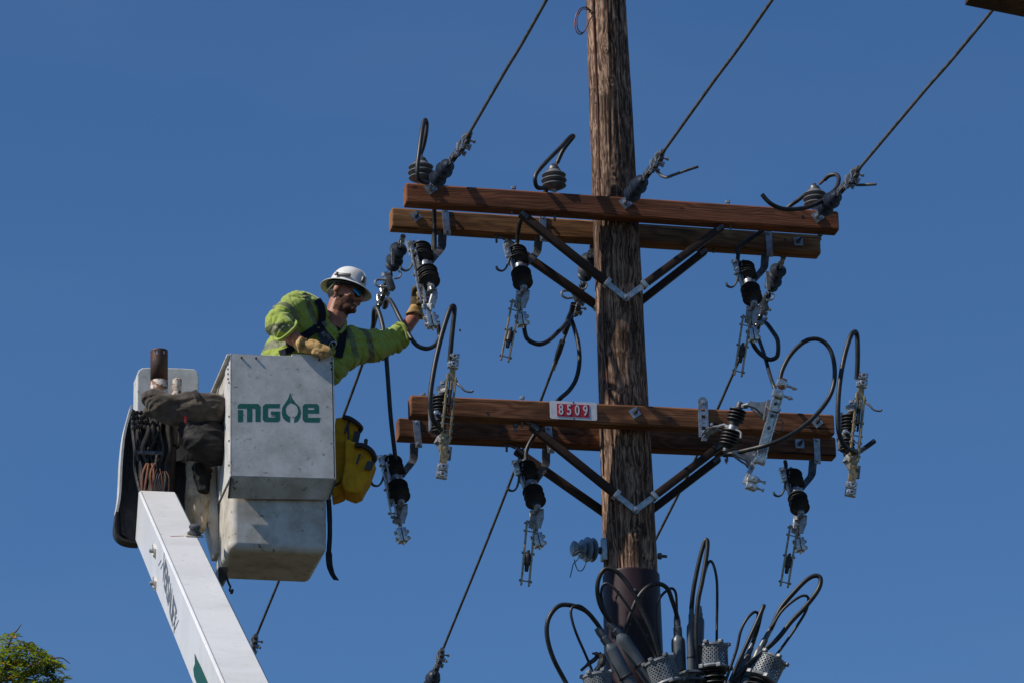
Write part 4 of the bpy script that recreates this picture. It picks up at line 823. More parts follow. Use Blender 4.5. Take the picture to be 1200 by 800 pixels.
mb = MB(); mb.beam(P(899,318,.26), P(900.5,340,.3), .018, .012, Vector((0,1,0))); mb.build('rod', M['silver'], t)
t = thing('clamp_tail', P(449,368,.4), 'small tan shackle on the left falling wire, above the elbow of the worker', 'shackle')
mb = MB(); mb.lathe(P(453,352,.3), P(451,363,.36)-P(453,352,.3), [(0,.01),(.01,.016),(.045,.016),(.055,.008)], 10); mb.build('body', M['bronze'], t)

# ================================================================ side insulator on the pole
b0 = P(709,645,-.03); sd = Vector((-1,-.25,-.06)).normalized()
t = thing('spool_insulator', b0, 'blue grey porcelain insulator sticking out left of the pole', 'insulator')
mb = MB(); mb.box(P(707.5,644,-.04), .03, .05, .125, ch=.004); mb.build('pole_plate', M['galv'], t)
mb = MB(); mb.lathe(b0, sd, [(0,.018),(.03,.02),(.034,.013),(.055,.013),(.058,.009),(.14,.009)], 12); mb.hexbolt(b0+sd*.02, sd, .02, .016); mb.build('pin', M['galvd'], t)
mb = MB(); p0 = b0+sd*.062
mb.lathe(p0, sd, [(0,.02),(.010,.064),(.015,.067),(.019,.060),(.022,.022),(.036,.021),(.044,.068),(.050,.070),(.054,.062),(.057,.021),(.070,.020),(.077,.052),(.082,.054),(.086,.046),(.090,.020),(.100,.020),(.108,.026),(.118,.040),(.130,.044),(.136,.036),(.140,.02)], 32); mb.build('sheds', M['porc'], t)
mb = MB(); mb.tube(PL([(680,650,-.1),(676,656,-.12),(672,660,-.12),(670,668,-.12),(668,676,-.12)]), .003, 6, n=4); mb.tube(PL([(674,648,-.14),(680,645,-.15),(686,648,-.15),(687,657,-.14),(683,667,-.13),(678,668,-.13),(675,663,-.13),(673,655,-.13)]), .003, 6, n=5); mb.build('tie_wire', M['galvd'], t)

# ================================================================ cable terminations, guards and loops at the bottom
ME = thing('equipment_arm', P(760,845,-.2), 'steel equipment arm below the frame carrying the cable terminations', 'bracket')
mb = MB(); mb.beam(P(640,848,-.28), P(950,856,-.28), .1, .06, Vector((0,0,1)), .006); mb.beam(P(760,850,-.28), P(760,850,.1), .08, .06, Vector((0,0,1)), .006); mb.build('channel', M['galvd'], ME)
GT = 'dark grey cable terminations at the foot of the picture'
def term(top, bot, y, rpx, neck, label, y2=None, cableout=None):
    a = P(*top, y); b_ = P(*bot, y if y2 is None else y2); d = (b_-a).normalized(); r = rpx*K; L = (b_-a).length
    t = thing('cable_termination', b_, label, 'cable termination', GT); ext = .30
    mb = MB(); mb.lathe(a, d, [(0,r*.55),(.012,r*.62),(.03,r*.95),(.05,r),(L*.6,r*.98),(L,r*.96),(L+.05,r*1.0),(L+ext,r)], 22); mb.build('tube', M['term'], t)
    nk = P(*neck, y); mb = MB(); mb.lathe(nk, (a-nk), [(-.03,r*.38),(0,r*.5),((a-nk).length*.45,r*.5),((a-nk).length*.5,r*.62),((a-nk).length+.01,r*.62)], 14); mb.build('neck', M['term'], t)
    mb = MB(); c = a+d*.20; mb.lathe(c, d, [(0,r*1.0),(.002,r*1.04),(.012,r*1.04),(.014,r*1.0)], 22); mb.build('seam_ring', M['poly'], t)
    return t
term((712,753),(741,806), -.42, 8.2, (703,741), 'grey termination tube leaning left, leftmost of the two in front of the pole guard')
term((725,741),(768,806), -.36, 7.6, (717,733), 'grey termination tube leaning left, right one of the two in front of the guard')
term((794.5,743),(797,806), -.22, 8.0, (793.5,727), 'upright grey termination tube just right of the pole guard')
term((810.5,727),(811,800), -.28, 5.8, (810.5,712), 'slim upright termination tube beside the tallest black cable loop')
term((820,720),(818,800), -.20, 5.6, (820,716), 'capped tube hidden half behind the tallest black cable loop')
term((878,764),(862,806), -.28, 5.4, (882.5,752), 'slim termination leaning right, first right of the mesh basket')
term((893,756),(872,806), -.34, 6.0, (900,742), 'shiny termination leaning right, under the widest cable loop')
mb = MB(); fl = thing('insulator_flange', P(811,790,-.28), 'dark grooved flange under the tallest cable loop', 'insulator')
mb.lathe(P(811,787,-.28), Vector((0,0,-1)), [(0,.03),(.004,.066),(.016,.07),(.024,.05),(.04,.045),(.05,.08),(.058,.08),(.066,.04),(.2,.04)], 26); mb.build('sheds', M['term'], fl)
GB = 'perforated guard baskets over the bushings'
def basket(top, bot, y, rpx, label):
    a = P(*top, y); b_ = P(*bot, y); d = (b_-a).normalized(); L = (b_-a).length; r = rpx*K
    t = thing('guard_basket', b_, label, 'guard basket', GB)
    A = d.orthogonal().normalized(); B = d.cross(A)
    # perforated wall: diamond lattice
    mb = MB(); n = 22; rows = 5
    def pt(k, j, rr): an = 2*math.pi*k/n; return a+d*(.014+(L-.02)*j/rows)+(A*math.cos(an)+B*math.sin(an))*rr
    for k in range(n):
        for j in range(rows):
            for s_ in (-1, 1):
                p0_, p1_ = pt(k, j, r*.97), pt(k+s_*1.0, j+1, r*.97)
                nn = ((p0_+p1_)/2 - (a+d*L*.5)); nn -= d*nn.dot(d); mb.beam(p0_, p1_, .0062, .003, nn.normalized())
    o = mb.build('mesh_wall', M['guard'], t, flat=True); o['kind'] = 'stuff'
    mb = MB(); mb.lathe(a, d, [(0,r*.5),(.0,r*1.02),(.012,r*1.05),(.016,r*.98),(.017,r*.5)], 24)
    for k in range(6): an = k*math.pi/3; mb.box(a+(A*math.cos(an)+B*math.sin(an))*r*1.02-d*.004, .024, .024, .018, (A, B, d), .003)
    mb.build('top_rim', M['guard'], t, ang=.5)
    mb = MB(); mb.lathe(a+d*(L-.012), d, [(0,r*.5),(.0,r*1.02),(.010,r*1.10),(.018,r*1.06),(.019,r*.5)], 24)
    for k in range(5): an = k*math.pi/2.5+.4; mb.box(a+d*L+(A*math.cos(an)+B*math.sin(an))*r*1.08, .026, .026, .022, (A, B, d), .003)
    mb.build('bottom_rim', M['guard'], t, ang=.5)
    mb = MB(); mb.lathe(a+d*.02, d, [(0,.012),(.04,.016),(.05,.03),(L-.03,.032)], 14); mb.build('bushing_stud', M['galv'], t)
    mb = MB(); pr = []
    for i in range(5): z = L+.012+i*.03; pr += [(z,.035),(z+.008,.064),(z+.014,.066),(z+.018,.04)]
    mb.lathe(a, d, pr, 24); mb.build('sheds', M['poly'], t)
    return t
basket((836,756),(837,783), -.30, 16.2, 'upright perforated guard basket below the thin arched cable')
basket((772,773),(782,801), -.42, 16.5, 'perforated guard basket leaning left, in front of the brown pole guard')
basket((905,772),(893,796), -.36, 16.8, 'perforated guard basket leaning right, rightmost of the baskets')
basket((699,790),(703,812), -.42, 16.0, 'perforated guard basket cut by the bottom edge, leftmost')
GL = 'black loops of the cable terminations'
for pts, r, lab in (
 ([(706,740),(698,728),(686,715),(668,708.5),(654,710),(643,724),(641,744),(648,770),(663,799),(672,815)], .0125, 'thick black loop farthest left at the bottom of the picture'),
 ([(707,742),(700,729),(690,717),(680,709.5),(672,710),(669,717),(672,732),(678,748),(686,766),(694,786),(697,800)], .0075, 'thin black lead dropping inside the leftmost loop into a basket'),
 ([(718,733),(704,710),(700,689),(704,672),(713,665.6),(728,674),(746,701),(764,740),(772,765),(778,790),(782,806)], .0125, 'thick black loop peaking at the left edge of the brown pole guard'),
 ([(714,728),(706,706),(705,690),(710,683),(719,688),(731,703),(745,724),(758,747),(768,768),(773,780)], .0075, 'thin black lead crossing the brown pole guard slantwise'),
 ([(794,727),(792,716),(788,704),(782,689),(771,683.5),(757,689),(746,703),(738,722),(732,740),(728,755)], .0125, 'thick black loop arching over the right edge of the brown guard'),
 ([(793.5,727),(793,710),(792,695),(788,689),(782,691),(774,699),(769,712),(769.5,734),(773,757),(775,772)], .0075, 'thin black lead beside the right edge of the brown guard'),
 ([(810.5,714),(812,695),(816,672),(821,650),(826,634),(829,634),(828,650),(823,680),(818,705),(816,740),(817,780),(818,800)], .0125, 'tallest black loop, narrow and upright, right of the pole'),
 ([(818,712),(821,694),(825,675),(829,661),(833,657),(837,664),(840,680),(840.5,704),(840,730),(840,758)], .0075, 'thin arched lead standing over the upright guard basket'),
 ([(882,752),(885,738),(888,722),(887.5,717.5),(883,717),(875,725),(868,739),(863,761),(852,793),(848,806)], .008, 'thin black loop left of the steep single cable'),
 ([(882,753),(888,735),(892,718),(895,710),(894,712),(888,726),(878,748),(868,770),(858,793),(852,806)], .0115, 'steep black loop seen edge on between basket and wide loop'),
 ([(900,742),(905,733),(915,712),(931,693),(945,679),(955.5,674),(961.6,677.5),(959,690),(945,709),(927,728),(910,749),(884,772),(857,798),(848,810)], .0130, 'widest black loop, sweeping far right at the bottom'),
 ([(899,743),(904,735),(915,717),(927.5,705),(940,697.6),(947,700),(945,714),(934.5,732),(919,754.5),(905,773)], .0075, 'thin black lead inside the widest loop, ending in the right basket')):
    n = len(pts); yb = -.36 if pts[0][0] < 790 else (-.22 if pts[0][0] < 800 else -.28)
    if pts[0][0] > 870: yb = -.32
    q = [(x, y, yb - .10*math.sin(math.pi*i/(n-1))) for i, (x, y) in enumerate(pts)]
    q[-1] = (q[-1][0], q[-1][1], yb-.06)
    cable(q, r, lab, group=GL, name='cable_loop')
t = thing('wildlife_cover', P(693,778,-.4), 'small dark winged clip over the leftmost basket', 'clip')
mb = MB(); mb.tube(PL([(681,785,-.42),(690,777,-.42),(697,772,-.42),(704,764,-.42)]), [.008,.012,.012,.006], 8, n=3); mb.tube(PL([(698,786,-.42),(704,778,-.43),(706,770,-.43),(700,766,-.43),(694,765,-.43)]), [.014,.02,.02,.012,.006], 8, n=3); mb.build('clip', M['grease'], t)

# ================================================================ boom of the bucket truck
YB = -.20
tl0, tr0 = P(162.5,574,YB), P(207,576,YB)
tl1, tr1 = P(261,800,YB-4.7), P(319,802,YB-4.7)
bd = (tl1-tl0).normalized(); bw = (tr0-tl0).normalized(); bn = bw.cross(bd)
if bn.z < 0: bn = -bn
BW0, BW1, BH = (tr0-tl0).length, (tr1-tl1).length, .275
boom = thing('truck_boom', tl0, 'white box section boom of the bucket truck, rising from the lower left', 'boom')
Lx = 15.0
def bpt(t, u, v=0.0, off=0.0):
    """t metres along, u 0..1 across the top face, v metres down the side"""
    wd = BW0 + (BW1-BW0)*min(t, 6)/(tl1-tl0).length
    wv = ((tr1-tl1).normalized() if t > 1 else bw)
    return tl0 + bd*t + bw*(wd*u) - bn*v
mb = MB(); ch = .012; secs = []
for t in (0, .006, .5, 1.5, 3, 4.5, 6, Lx):
    k = .006 if t == 0 else 0
    s_ = [(0,ch),(0,BH-ch),(ch/BW0,BH),(1-ch/BW0,BH),(1,BH-ch),(1,ch),(1-ch/BW0,0),(ch/BW0,0)]
    secs.append([bpt(t, u if not k else .5+(u-.5)*.96, v if not k else BH/2+(v-BH/2)*.96) for u, v in s_])
vs = [p for s_ in secs for p in s_]; fs = [tuple(range(8))]
for i in range(len(secs)-1):
    for j in range(8): fs.append((i*8+j, i*8+(j+1) % 8, (i+1)*8+(j+1) % 8, (i+1)*8+j))
fs.append(tuple((len(secs)-1)*8+j for j in range(8))); mb.add(vs, fs); mb.build('boom_shell', M['boomw'], boom, ang=.3)
SN = bd.cross(bn).normalized(); SN = SN if SN.x < 0 else -SN
def boom_side(px, py):
    """point on the left face under a photo pixel"""
    d = (fw + cr*((px-600)/FPX) + cu*((400-py)/FPX)); n = SN; return CAMP + d*((tl0-CAMP).dot(n)/d.dot(n))
def boom_top(px, py):
    d = (fw + cr*((px-600)/FPX) + cu*((400-py)/FPX)); n = bn; return CAMP + d*((tl0-CAMP).dot(n)/d.dot(n))
for x, y in ((181.5,645),(182,683)):
    q = boom_side(x, y); mb = MB(); mb.beam(q-bd*.045, q+bd*.045, .03, .02, SN, .008); mb.beam(q-bd*.02+SN*.018, q+bd*.03+SN*.018, .014, .022, SN, .004); mb.build('side_lug', M['cast'], boom)
    mb = MB(); mb.beam(q-bd*.075+SN*.0016, q+bd*.075+SN*.0016, .05, .010, SN, .012); mb.build('lug_patch', M['tub'], boom)
q = boom_top(227.5, 628)
mb = MB(); mb.box(q+bn*.004, .09, .07, .008, (bw, bd, bn), .003); mb.build('eye_base', M['tub'], boom)
mb = MB(); mb.lathe(q+bn*.006, bn, [(0,.034),(.014,.036),(.018,.026),(.032,.024),(.036,.03),(.05,.028),(.056,.016)], 18); mb.build('lift_eye', M['galvd'], boom)
# scuffed edge bead
mb = MB(); mb.tube([bpt(.05,.03,-.001), bpt(6,.03,-.001)], .0045, 6); mb.build('edge_bead', M['boomw'], boom)
# lettering along the side, speed lines before and after it
o1_, o2_ = boom_side(190, 668), boom_side(202, 724); TX = (o2_-o1_).normalized(); c = boom_side(198.5, 697) + SN*.0016
TZ = SN.cross(TX); TZ = -TZ if TZ.z < 0 else TZ
def boom_text(s, size, c_, sx):
    cu_ = bpy.data.curves.new('t', 'FONT'); cu_.body = s; cu_.size = size; cu_.extrude = .0004; cu_.align_x = 'CENTER'; cu_.align_y = 'CENTER'; cu_.space_character = .92; cu_.offset = .002; cu_.resolution_u = 3
    t = bpy.data.objects.new('t', cu_); COL.objects.link(t); bpy.context.view_layer.update()
    me = bpy.data.meshes.new_from_object(t.evaluated_get(bpy.context.evaluated_depsgraph_get())); bpy.data.objects.remove(t)
    X = TX; Y = TZ; Z = X.cross(Y); mm = Matrix((X*sx, Y, Z)).transposed().to_4x4(); mm.translation = c_-Vector(boom['_w']); me.transform(mm); me.materials.clear(); me.materials.append(M['inkgrey'])
    o = bpy.data.objects.new('lettering', me); COL.objects.link(o); o.parent = boom
boom_text('VERSALIFT', .185, c, 1.2)
for (x0, y0_, x1, y1) in ((186,662,189,656),(188.5,666,191.5,659),(202.5,733,207,722),(205,737,209.5,726)):
    a, b_ = boom_side(x0, y0_)+SN*.0016, boom_side(x1, y1)+SN*.0016; mb = MB(); mb.beam(a, b_, .006, .001, SN); mb.build('speed_line', M['inkgrey'], boom, flat=True)
# green emblem, cut by the bottom edge
gp = [(228.5,765),(231,771),(236,781),(243,797),(252,818),(238,818),(231,800),(228,792),(227,783),(229,777)]
mb = MB(); mb.prism([boom_side(x, y)+SN*.0016 for x, y in gp], SN*.0008); mb.build('emblem', M['dgreen'], boom, flat=True)
for x0, y0_, x1, y1 in ((200,628,219,627.5),):
    a, b_ = boom_top(x0, y0_)+bn*.001, boom_top(x1, y1)+bn*.001; mb = MB(); mb.beam(a, b_, .008, .001, bn); mb.build('warning_line', M['red'], boom, flat=True)

# ---------------------------------------------------------------- elbow hardware at the boom tip
tip = thing('boom_tip_guard', P(180,560,.05), 'dark open elbow guard with white edges around the boom tip', 'guard')
outl = [(153.5,477.5),(150,490),(145,510),(141.5,540),(139.5,580),(136,602),(134,620),(136,628),(142,634),(151,637),(162,638),(170,620),(205,600),(220,600),(221,570),(219,535),(214,505),(207,484),(196,478),(180,480),(165,484)]
mb = MB(); mb.prism(PL(outl, .16), Vector((0,.02,0))); mb.build('back_plate', M['inner'], tip, flat=True)  # shadow on the guard's inner back wall is put into its dark colour
mb = MB(); mb.ribbon(PL([p for p in outl[:6]], .12), Vector((0,.09,0)), .012, 4); mb.build('left_shell', M['white'], tip); mb = MB(); mb.ribbon(PL([p for p in outl[5:11]], .12), Vector((0,.09,0)), .010, 4); mb.build('lower_shell', M['grease'], tip)
mb = MB(); mb.ribbon(PL([(204,482),(210,488),(216,505),(220,530),(222,560),(222,600)], .11), Vector((0,.10,0)), .012, 4); mb.build('right_shell', M['inner'], tip)
mb = MB(); mb.prism(PL([(140,590),(146,560),(150,520),(156,490),(152,530),(149,575),(145,610),(150,630),(142,625)], .14), Vector((0,.01,0))); mb.build('shell_fold', M['grease'], tip, flat=True)
mb = MB(); mb.lathe(P(206,530,.10), Vector((0,-1,0)), [(0,.03),(.004,.05),(.01,.05)], 20) ; mb.build('pulley_cheek', M['tub'], tip)
mb = MB(); pts = PL([(201,486),(205,486),(209,498),(210,515),(208,522),(203,520),(200,505)], .02); mb.prism(pts, Vector((0,.02,0))); mb.build('lever_plate', M['tub'], tip, flat=True)
rear = thing('rear_cover', P(197,470,.3), 'white rounded cover plate behind the rusty pipe', 'cover')
mb = MB(); mb.prism(PL([(161,437),(163,433),(167,430.5),(180,430),(215,431),(228,432),(231.5,435),(233,440),(232,512),(160,512)], .30), Vector((0,.16,0))); mb.build('cover_plate', M['white'], rear, bevel=.006, flat=True)
mb = MB(); mb.tube(PL([(207.5,445),(207,455),(207,470)], .10), [.026,.026,.030], 12, n=4); mb.lathe(P(207.5,446,.10), Vector((0,0,1)), [(0,.026),(.012,.02),(.018,.008)], 12); mb.build('peg', M['rust2'], rear)
pipe = thing('steel_pipe', P(186,480,0), 'rusty open steel pipe with holes round its rim, above the boom tip', 'pipe')
a, b_ = P(186.5,411,-.02), P(186.5,447,-.02); d = (b_-a).normalized()
mb = MB(); n = 32; R = .0475; rows = [0, .006, .012, .030, .036, .06, (b_-a).length]; ax_, ay_ = Vector((1,0,0)), Vector((0,1,0)); vs = []; fs = []
for z in rows:
    for k in range(n): an = 2*math.pi*k/n; vs.append(a+d*z+(ax_*math.cos(an)+ay_*math.sin(an))*R)
for i in range(len(rows)-1):
    for k in range(n):
        if i == 2 and k % 5 == 1: continue
        k2 = (k+1) % n; fs.append((i*n+k, i*n+k2, (i+1)*n+k2, (i+1)*n+k))
mb.add(vs, fs); o = mb.build('tube', M['rust'], pipe); sm_ = o.modifiers.new('wall', 'SOLIDIFY'); sm_.thickness = .006
mb = MB(); mb.lathe(b_-d*.003, d, [(0,R*.98),(.002,R*1.01),(.10,R*1.01),(.16,R*1.0)], 32); mb.build('flaked_base', M['rust2'], pipe)
# mechanism, chains, hoses
mech = thing('elbow_mechanism', P(180,540,0), 'greasy black cylinder, chains and hoses inside the elbow guard', 'mechanism')
mb = MB(); mb.lathe(P(197,478,.06), P(194,600,.06)-P(197,478,.06), [(0,.06),(.02,.066),(.22,.066),(.23,.05),(.5,.048)], 20); mb.build('cylinder', M['grease'], mech)
mb = MB(); mb.lathe(P(170,486,.08), P(168,590,.08)-P(170,486,.08), [(0,.045),(.02,.05),(.16,.05),(.17,.03),(.45,.03)], 18); mb.build('valve_body', M['grease'], mech)
mb = MB(); mb.beam(P(160,531,-.02), P(190,532,-.02), .05, .022, Vector((0,0,1)), .004); mb.build('cross_bar', M['galvd'], mech)
random.seed(3)
for i in range(13):
    x = 157+i*3.3; mb = MB(); xx = x
    pts = [(xx+random.uniform(-3,3), 484+random.uniform(0,8), .0), (xx+random.uniform(-5,5), 505, random.uniform(-.06,.02)), (xx+random.uniform(-5,5), 528, random.uniform(-.05,.02)), (xx*.8+36+random.uniform(-3,3), 550, random.uniform(-.06,0)), (165+i*2.6, 580, -.05)]
    mb.tube(PL(pts), random.choice((.008,.010,.013)), 7, n=5); mb.build('hose', M['cable' if i % 3 else 'grease'], mech)
for i in range(16):
    x, y = 155+(i % 4)*4.4+random.uniform(-1,1), 484+(i//4)*5.5; mb = MB(); mb.lathe(P(x, y, -.03), Vector((.3,-1,0)).normalized(), [(0,.011),(.02,.011),(.022,.006)], 8); mb.build('fitting', M['grease' if i % 3 else 'galvd'], mech)
for i, (x0, xm, x1) in enumerate(((172,167,166),(174,172,168),(178,180,176),(181,176,179))):
    mb = MB(); mb.tube(PL([(x0,543,-.07),(xm,556,-.09),(x1,580,-.10)]), .0075, 7, n=6); mb.build('orange_hose', M['copper'], mech)
for i in range(9):
    mb = MB(); x = 180+i*1.8; mb.tube(PL([(x,548+random.uniform(0,6),-.08),(x+random.uniform(-4,4),560,-.1),(x+random.uniform(-2,5),580,-.1)]), .003, 5, n=4); mb.build('control_cable', M['galvd' if i % 2 else 'copper'], mech)

# ================================================================ bucket
Y0 = -.45; DD = .60
bk = thing('aerial_bucket', P(330,640,Y0+.3), 'dirty white fibreglass bucket with green lettering, the worker standing inside', 'bucket')
TL, TR, BR, BL = P(270,414.5,Y0), P(391,418,Y0), P(394,560.5,Y0), P(270,557,Y0)
BL2, BR2 = P(267.5,583.5,Y0+.07), P(385.5,585,Y0+.07)
D = Vector((0,DD,0)); th = Vector((0,.006,0))
mb = MB(); mb.prism([TL, TR, BR, BL], th); mb.build('front_panel', M['white'], bk, flat=True, bevel=.002)
mb = MB(); nrm = (BL2-BL).cross(BR-BL).normalized(); nrm = nrm if nrm.y > 0 else -nrm
mb.prism([BL+Vector((0,.001,-.001)), BR+Vector((0,.001,-.001)), BR2, BL2], nrm*.006); mb.build('lower_lip', M['tub'], bk, flat=True, bevel=.001)
for (x0, y0_, x1, y1) in ((270.5,558,268,583),(393.5,561.5,385.5,585)):
    mb = MB(); mb.beam(P(x0,y0_,Y0-.001), P(x1,y1,Y0+.068), .010, .012, Vector((0,1,0))); mb.build('lip_flange', M['galvd'], bk, flat=True)
# side panels (left one seen): full height at the front, open arch at the top rear
def side(F0, F1, name, inward):
    H = F1-F0
    def q(t, v): return F0 + H*v + D*t
    poly = [q(0,0), q(.30,.015), q(.34,.12), q(.38,.30), q(.62,.34), q(1,.36), q(1,1.0), q(0,1.0)]
    mb = MB(); mb.prism(poly, inward*.006); mb.build(name, M['white'], bk, flat=True)
    mb = MB(); mb.ribbon([q(t, v)+inward*.11 for t, v in ((0,.0),(.25,-.005),(.5,.0),(.78,.05),(.95,.13),(1,.22),(1,.36))], inward*.22, .008, 4); mb.build('arch_rim', M['white'], bk)
    for (t0, v0, t1, v1) in ((.20,.14,.97,.24),(.45,.32,.36,.16),(.7,.34,.9,.22)):
        mb = MB(); mb.tube([q(t0, v0)+inward*.01, q(t1, v1)+inward*.01], .011, 8); mb.build('side_strut', M['tub'], bk)
    for t in (.05,):
        for v in (.05,.09,.13,.17,.22,.5,.7,.9):
            mb = MB(); mb.hexbolt(q(t+(.06 if int(v*100) % 2 else 0), v), -inward, .006, .005); mb.build('rivet', M['grease'], bk, flat=True)
side(TL, BL, 'left_side_panel', Vector((1,0,0)))
side(TR+Vector((-.006,0,0)), BR+Vector((-.006,0,0)), 'right_side_panel', Vector((-1,0,0)))
for (x, y) in ((283,419),(374,421.5),(277,564),(300,419.5),(388,425),(388.5,432)):
    mb = MB(); mb.hexbolt(P(x, y, Y0-.001), Vector((0,-1,0)), .006, .006); mb.build('rivet', M['grease'], bk, flat=True)
# tub
zt, zb = TL.z-.012, P(300,645,Y0+.10).z
x0, x1 = P(268,600,Y0+.09).x, P(385,600,Y0+.09).x
bm = bmesh.new(); bmesh.ops.create_cube(bm, size=1); hgt = zt-zb
for v in bm.verts:
    k = .975 if v.co.z < 0 else 1.0
    v.co = Vector(((x0+x1)/2 + v.co.x*(x1-x0)*k, Y0+.09+(DD-.05)/2 + v.co.y*(DD-.05)*(.98 if v.co.z < 0 else 1), zb+hgt/2+v.co.z*hgt))
top = [f for f in bm.faces if f.normal.z > .9] or [max(bm.faces, key=lambda f: f.calc_center_median().z)]
bmesh.ops.delete(bm, geom=top, context='FACES_ONLY')
es = [e for e in bm.edges if not e.is_boundary]
bmesh.ops.bevel(bm, geom=es, offset=.045, segments=5, affect='EDGES', profile=.5)
mb = MB(); bm.verts.ensure_lookup_table(); bm.verts.index_update(); mb.add([v.co for v in bm.verts], [tuple(v.index for v in f.verts) for f in bm.faces]); bm.free()
o = mb.build('tub', M['tub'], bk, ang=1.2); so_ = o.modifiers.new('wall', 'SOLIDIFY'); so_.thickness = .008; so_.offset = -1; wn = o.modifiers.new('wn', 'WEIGHTED_NORMAL'); wn.weight = 100
mb = MB(); rim = [Vector((x0-.01,Y0+.0,zt+.006)), Vector((x1+.005,Y0+.0,zt+.006)), Vector((x1+.005,Y0+DD,zt+.006)), Vector((x0-.01,Y0+DD,zt+.006))]
for i in range(1, 4): mb.beam(rim[i], rim[(i+1) % 4], .03, .012, Vector((0,0,1)), .003)
mb.build('rim', M['tub'], bk)
# lettering
def lg(poly):
    return [P(120+x/3.636, 380+y/3.636, Y0-.0002) for x, y in poly]
letters = [
 [[(577,363),(599,363),(599,414),(577,414)], [(585,336),(664,337),(674,348),(674,413),(652,413),(652,362),(648,357),(638,357),(638,414),(616,414),(616,357),(576,357),(576,345)]],
 [[(695,337),(756,337),(756,355),(708,355),(705,359),(705,391),(709,395),(736,395),(736,384),(718,384),(718,369),(757,369),(757,406),(749,414),(692,414),(683,405),(683,347)]],
 [[(800,290),(800.5,333),(788,342),(780,356),(781,372),(789,385),(800,392),(799,417),(783,411),(769,397),(764,376),(766,353),(778,334),(791,315)],
  [(801.5,290),(808,312),(824,334),(840,350),(846,372),(842,396),(831,412),(816,417),(818,395),(829,385),(834,368),(831,352),(820,340),(802,333)]],
 [[(862,337),(875,337),(875,415),(862,415),(853,405),(853,347)], [(875.3,337),(915,337),(923,346),(923,353),(875.3,353)], [(902,353.3),(923,353.3),(923,362),(902,362)], [(875.3,362.3),(923,362.3),(923,378),(875.3,378)], [(875.3,396),(928,396),(925,416),(875.3,416)]]]
for L_ in letters:
    mb = MB()
    for poly in L_: mb.prism(lg(poly), Vector((0,-.0003,0)))
    mb.build('letter', M['green'], bk, flat=True)
# bracket between boom tip and bucket
br = thing('bucket_bracket', P(245,600,.0), 'shaded white bracket joining the boom tip to the bucket', 'bracket')
mb = MB(); mb.beam(P(222,560,.12), P(262,562,.12), .16, .22, Vector((0,0,1)), .02); mb.build('shaft_housing', M['tub'], br)
mb = MB(); mb.prism(PL([(236,545),(252,545),(256,600),(258,648),(252,648),(240,600)], .02), Vector((0,.14,0))); mb.build('side_bar', M['tub'], br, flat=True, bevel=.004)
mb = MB(); mb.prism(PL([(256,664),(267,664),(266,678),(262,681),(256,681)], -.1), Vector((0,.12,0))); mb.build('step_plate', M['grease'], br, flat=True)
mb = MB(); mb.lathe(P(245,551,.0), Vector((0,-1,0)), [(0,.02),(.01,.02),(.016,.012)], 10); mb.build('pin', M['rust'], br)
mb = MB(); mb.tube(PL([(265,674,-.1),(268,683,-.1),(270,687,-.12),(269,691,-.12),(271,693,-.12)]), .006, 6, n=3); mb.lathe(P(270,692,-.12), Vector((1,0,-.3)).normalized(), [(0,.008),(.005,.016),(.016,.012)], 10); mb.build('hook', M['grease'], br)
q0 = bk  # bucket hanging strap
st = thing('dangling_strap', P(385,585,Y0+.2), 'long dark webbing strap dangling from the right side of the bucket', 'strap')
mb = MB(); mb.ribbon(PL([(385,583,-.3),(386,600,-.3),(386.5,625,-.3),(385.5,645,-.3),(386,660,-.3),(389,671,-.3),(394,679,-.3)]), [Vector((.028,.03,0)),Vector((.026,.03,0)),Vector((.035,.02,0)),Vector((.030,.01,0))], .006, 5); mb.build('webbing', M['blackcanvas'], st)

# ---------------------------------------------------------------- soft goods between boom tip and bucket
def remesh_blob(mb, voxel, smooth_it=2, disp=None, name='b'):
    me = bpy.data.meshes.new(name); me.from_pydata(mb.v, [], mb.f); o = bpy.data.objects.new(name, me); COL.objects.link(o)
    bm = bmesh.new(); bm.from_mesh(me); bmesh.ops.recalc_face_normals(bm, faces=bm.faces); bm.to_mesh(me); bm.free()
    r = o.modifiers.new('r', 'REMESH'); r.mode = 'VOXEL'; r.voxel_size = voxel
    if smooth_it: s_ = o.modifiers.new('s', 'SMOOTH'); s_.iterations = smooth_it; s_.factor = .5
    bpy.context.view_layer.update(); dg = bpy.context.evaluated_depsgraph_get()
    me2 = bpy.data.meshes.new_from_object(o.evaluated_get(dg)); bpy.data.objects.remove(o)
    if disp:
        ns = [v.normal.copy() for v in me2.vertices]
        for v, n_ in zip(me2.vertices, ns): v.co += n_*disp(v.co, n_)
    out = MB(); out.v = [v.co.copy() for v in me2.vertices]; out.f = [tuple(p.vertices) for p in me2.polygons]
    return out
def cap(mb, a, b, ra, rb, seg=16):
    d = b-a; L = d.length
    if L < 1e-5: d = Vector((0,0,1)); L = 1e-5
    d = d.normalized(); pr = []
    for i in range(6): t = i/5*math.pi/2; pr.append((-ra*math.cos(t), ra*math.sin(t)))
    for i in range(6): t = i/5*math.pi/2; pr.append((L+rb*math.sin(t), rb*math.cos(t)))
    mb.lathe(a, d, pr, seg)
def chain(mb, pts):
    """pts (px,py,y,r)"""
    q = [(P(p[0], p[1], p[2]), p[3]) for p in pts]
    for (a, ra), (b, rb) in zip(q, q[1:]): cap(mb, a, b, ra, rb)
def ell(mb, c, rad, ax=None, seg=18):
    X, Y, Z = ax or (Vector((1,0,0)), Vector((0,1,0)), Vector((0,0,1)))
    bm = bmesh.new(); bmesh.ops.create_icosphere(bm, subdivisions=3, radius=1)
    bm.verts.ensure_lookup_table(); mb.add([c+X*v.co.x*rad[0]+Y*v.co.y*rad[1]+Z*v.co.z*rad[2] for v in bm.verts], [tuple(v.index for v in f.verts) for f in bm.faces]); bm.free()
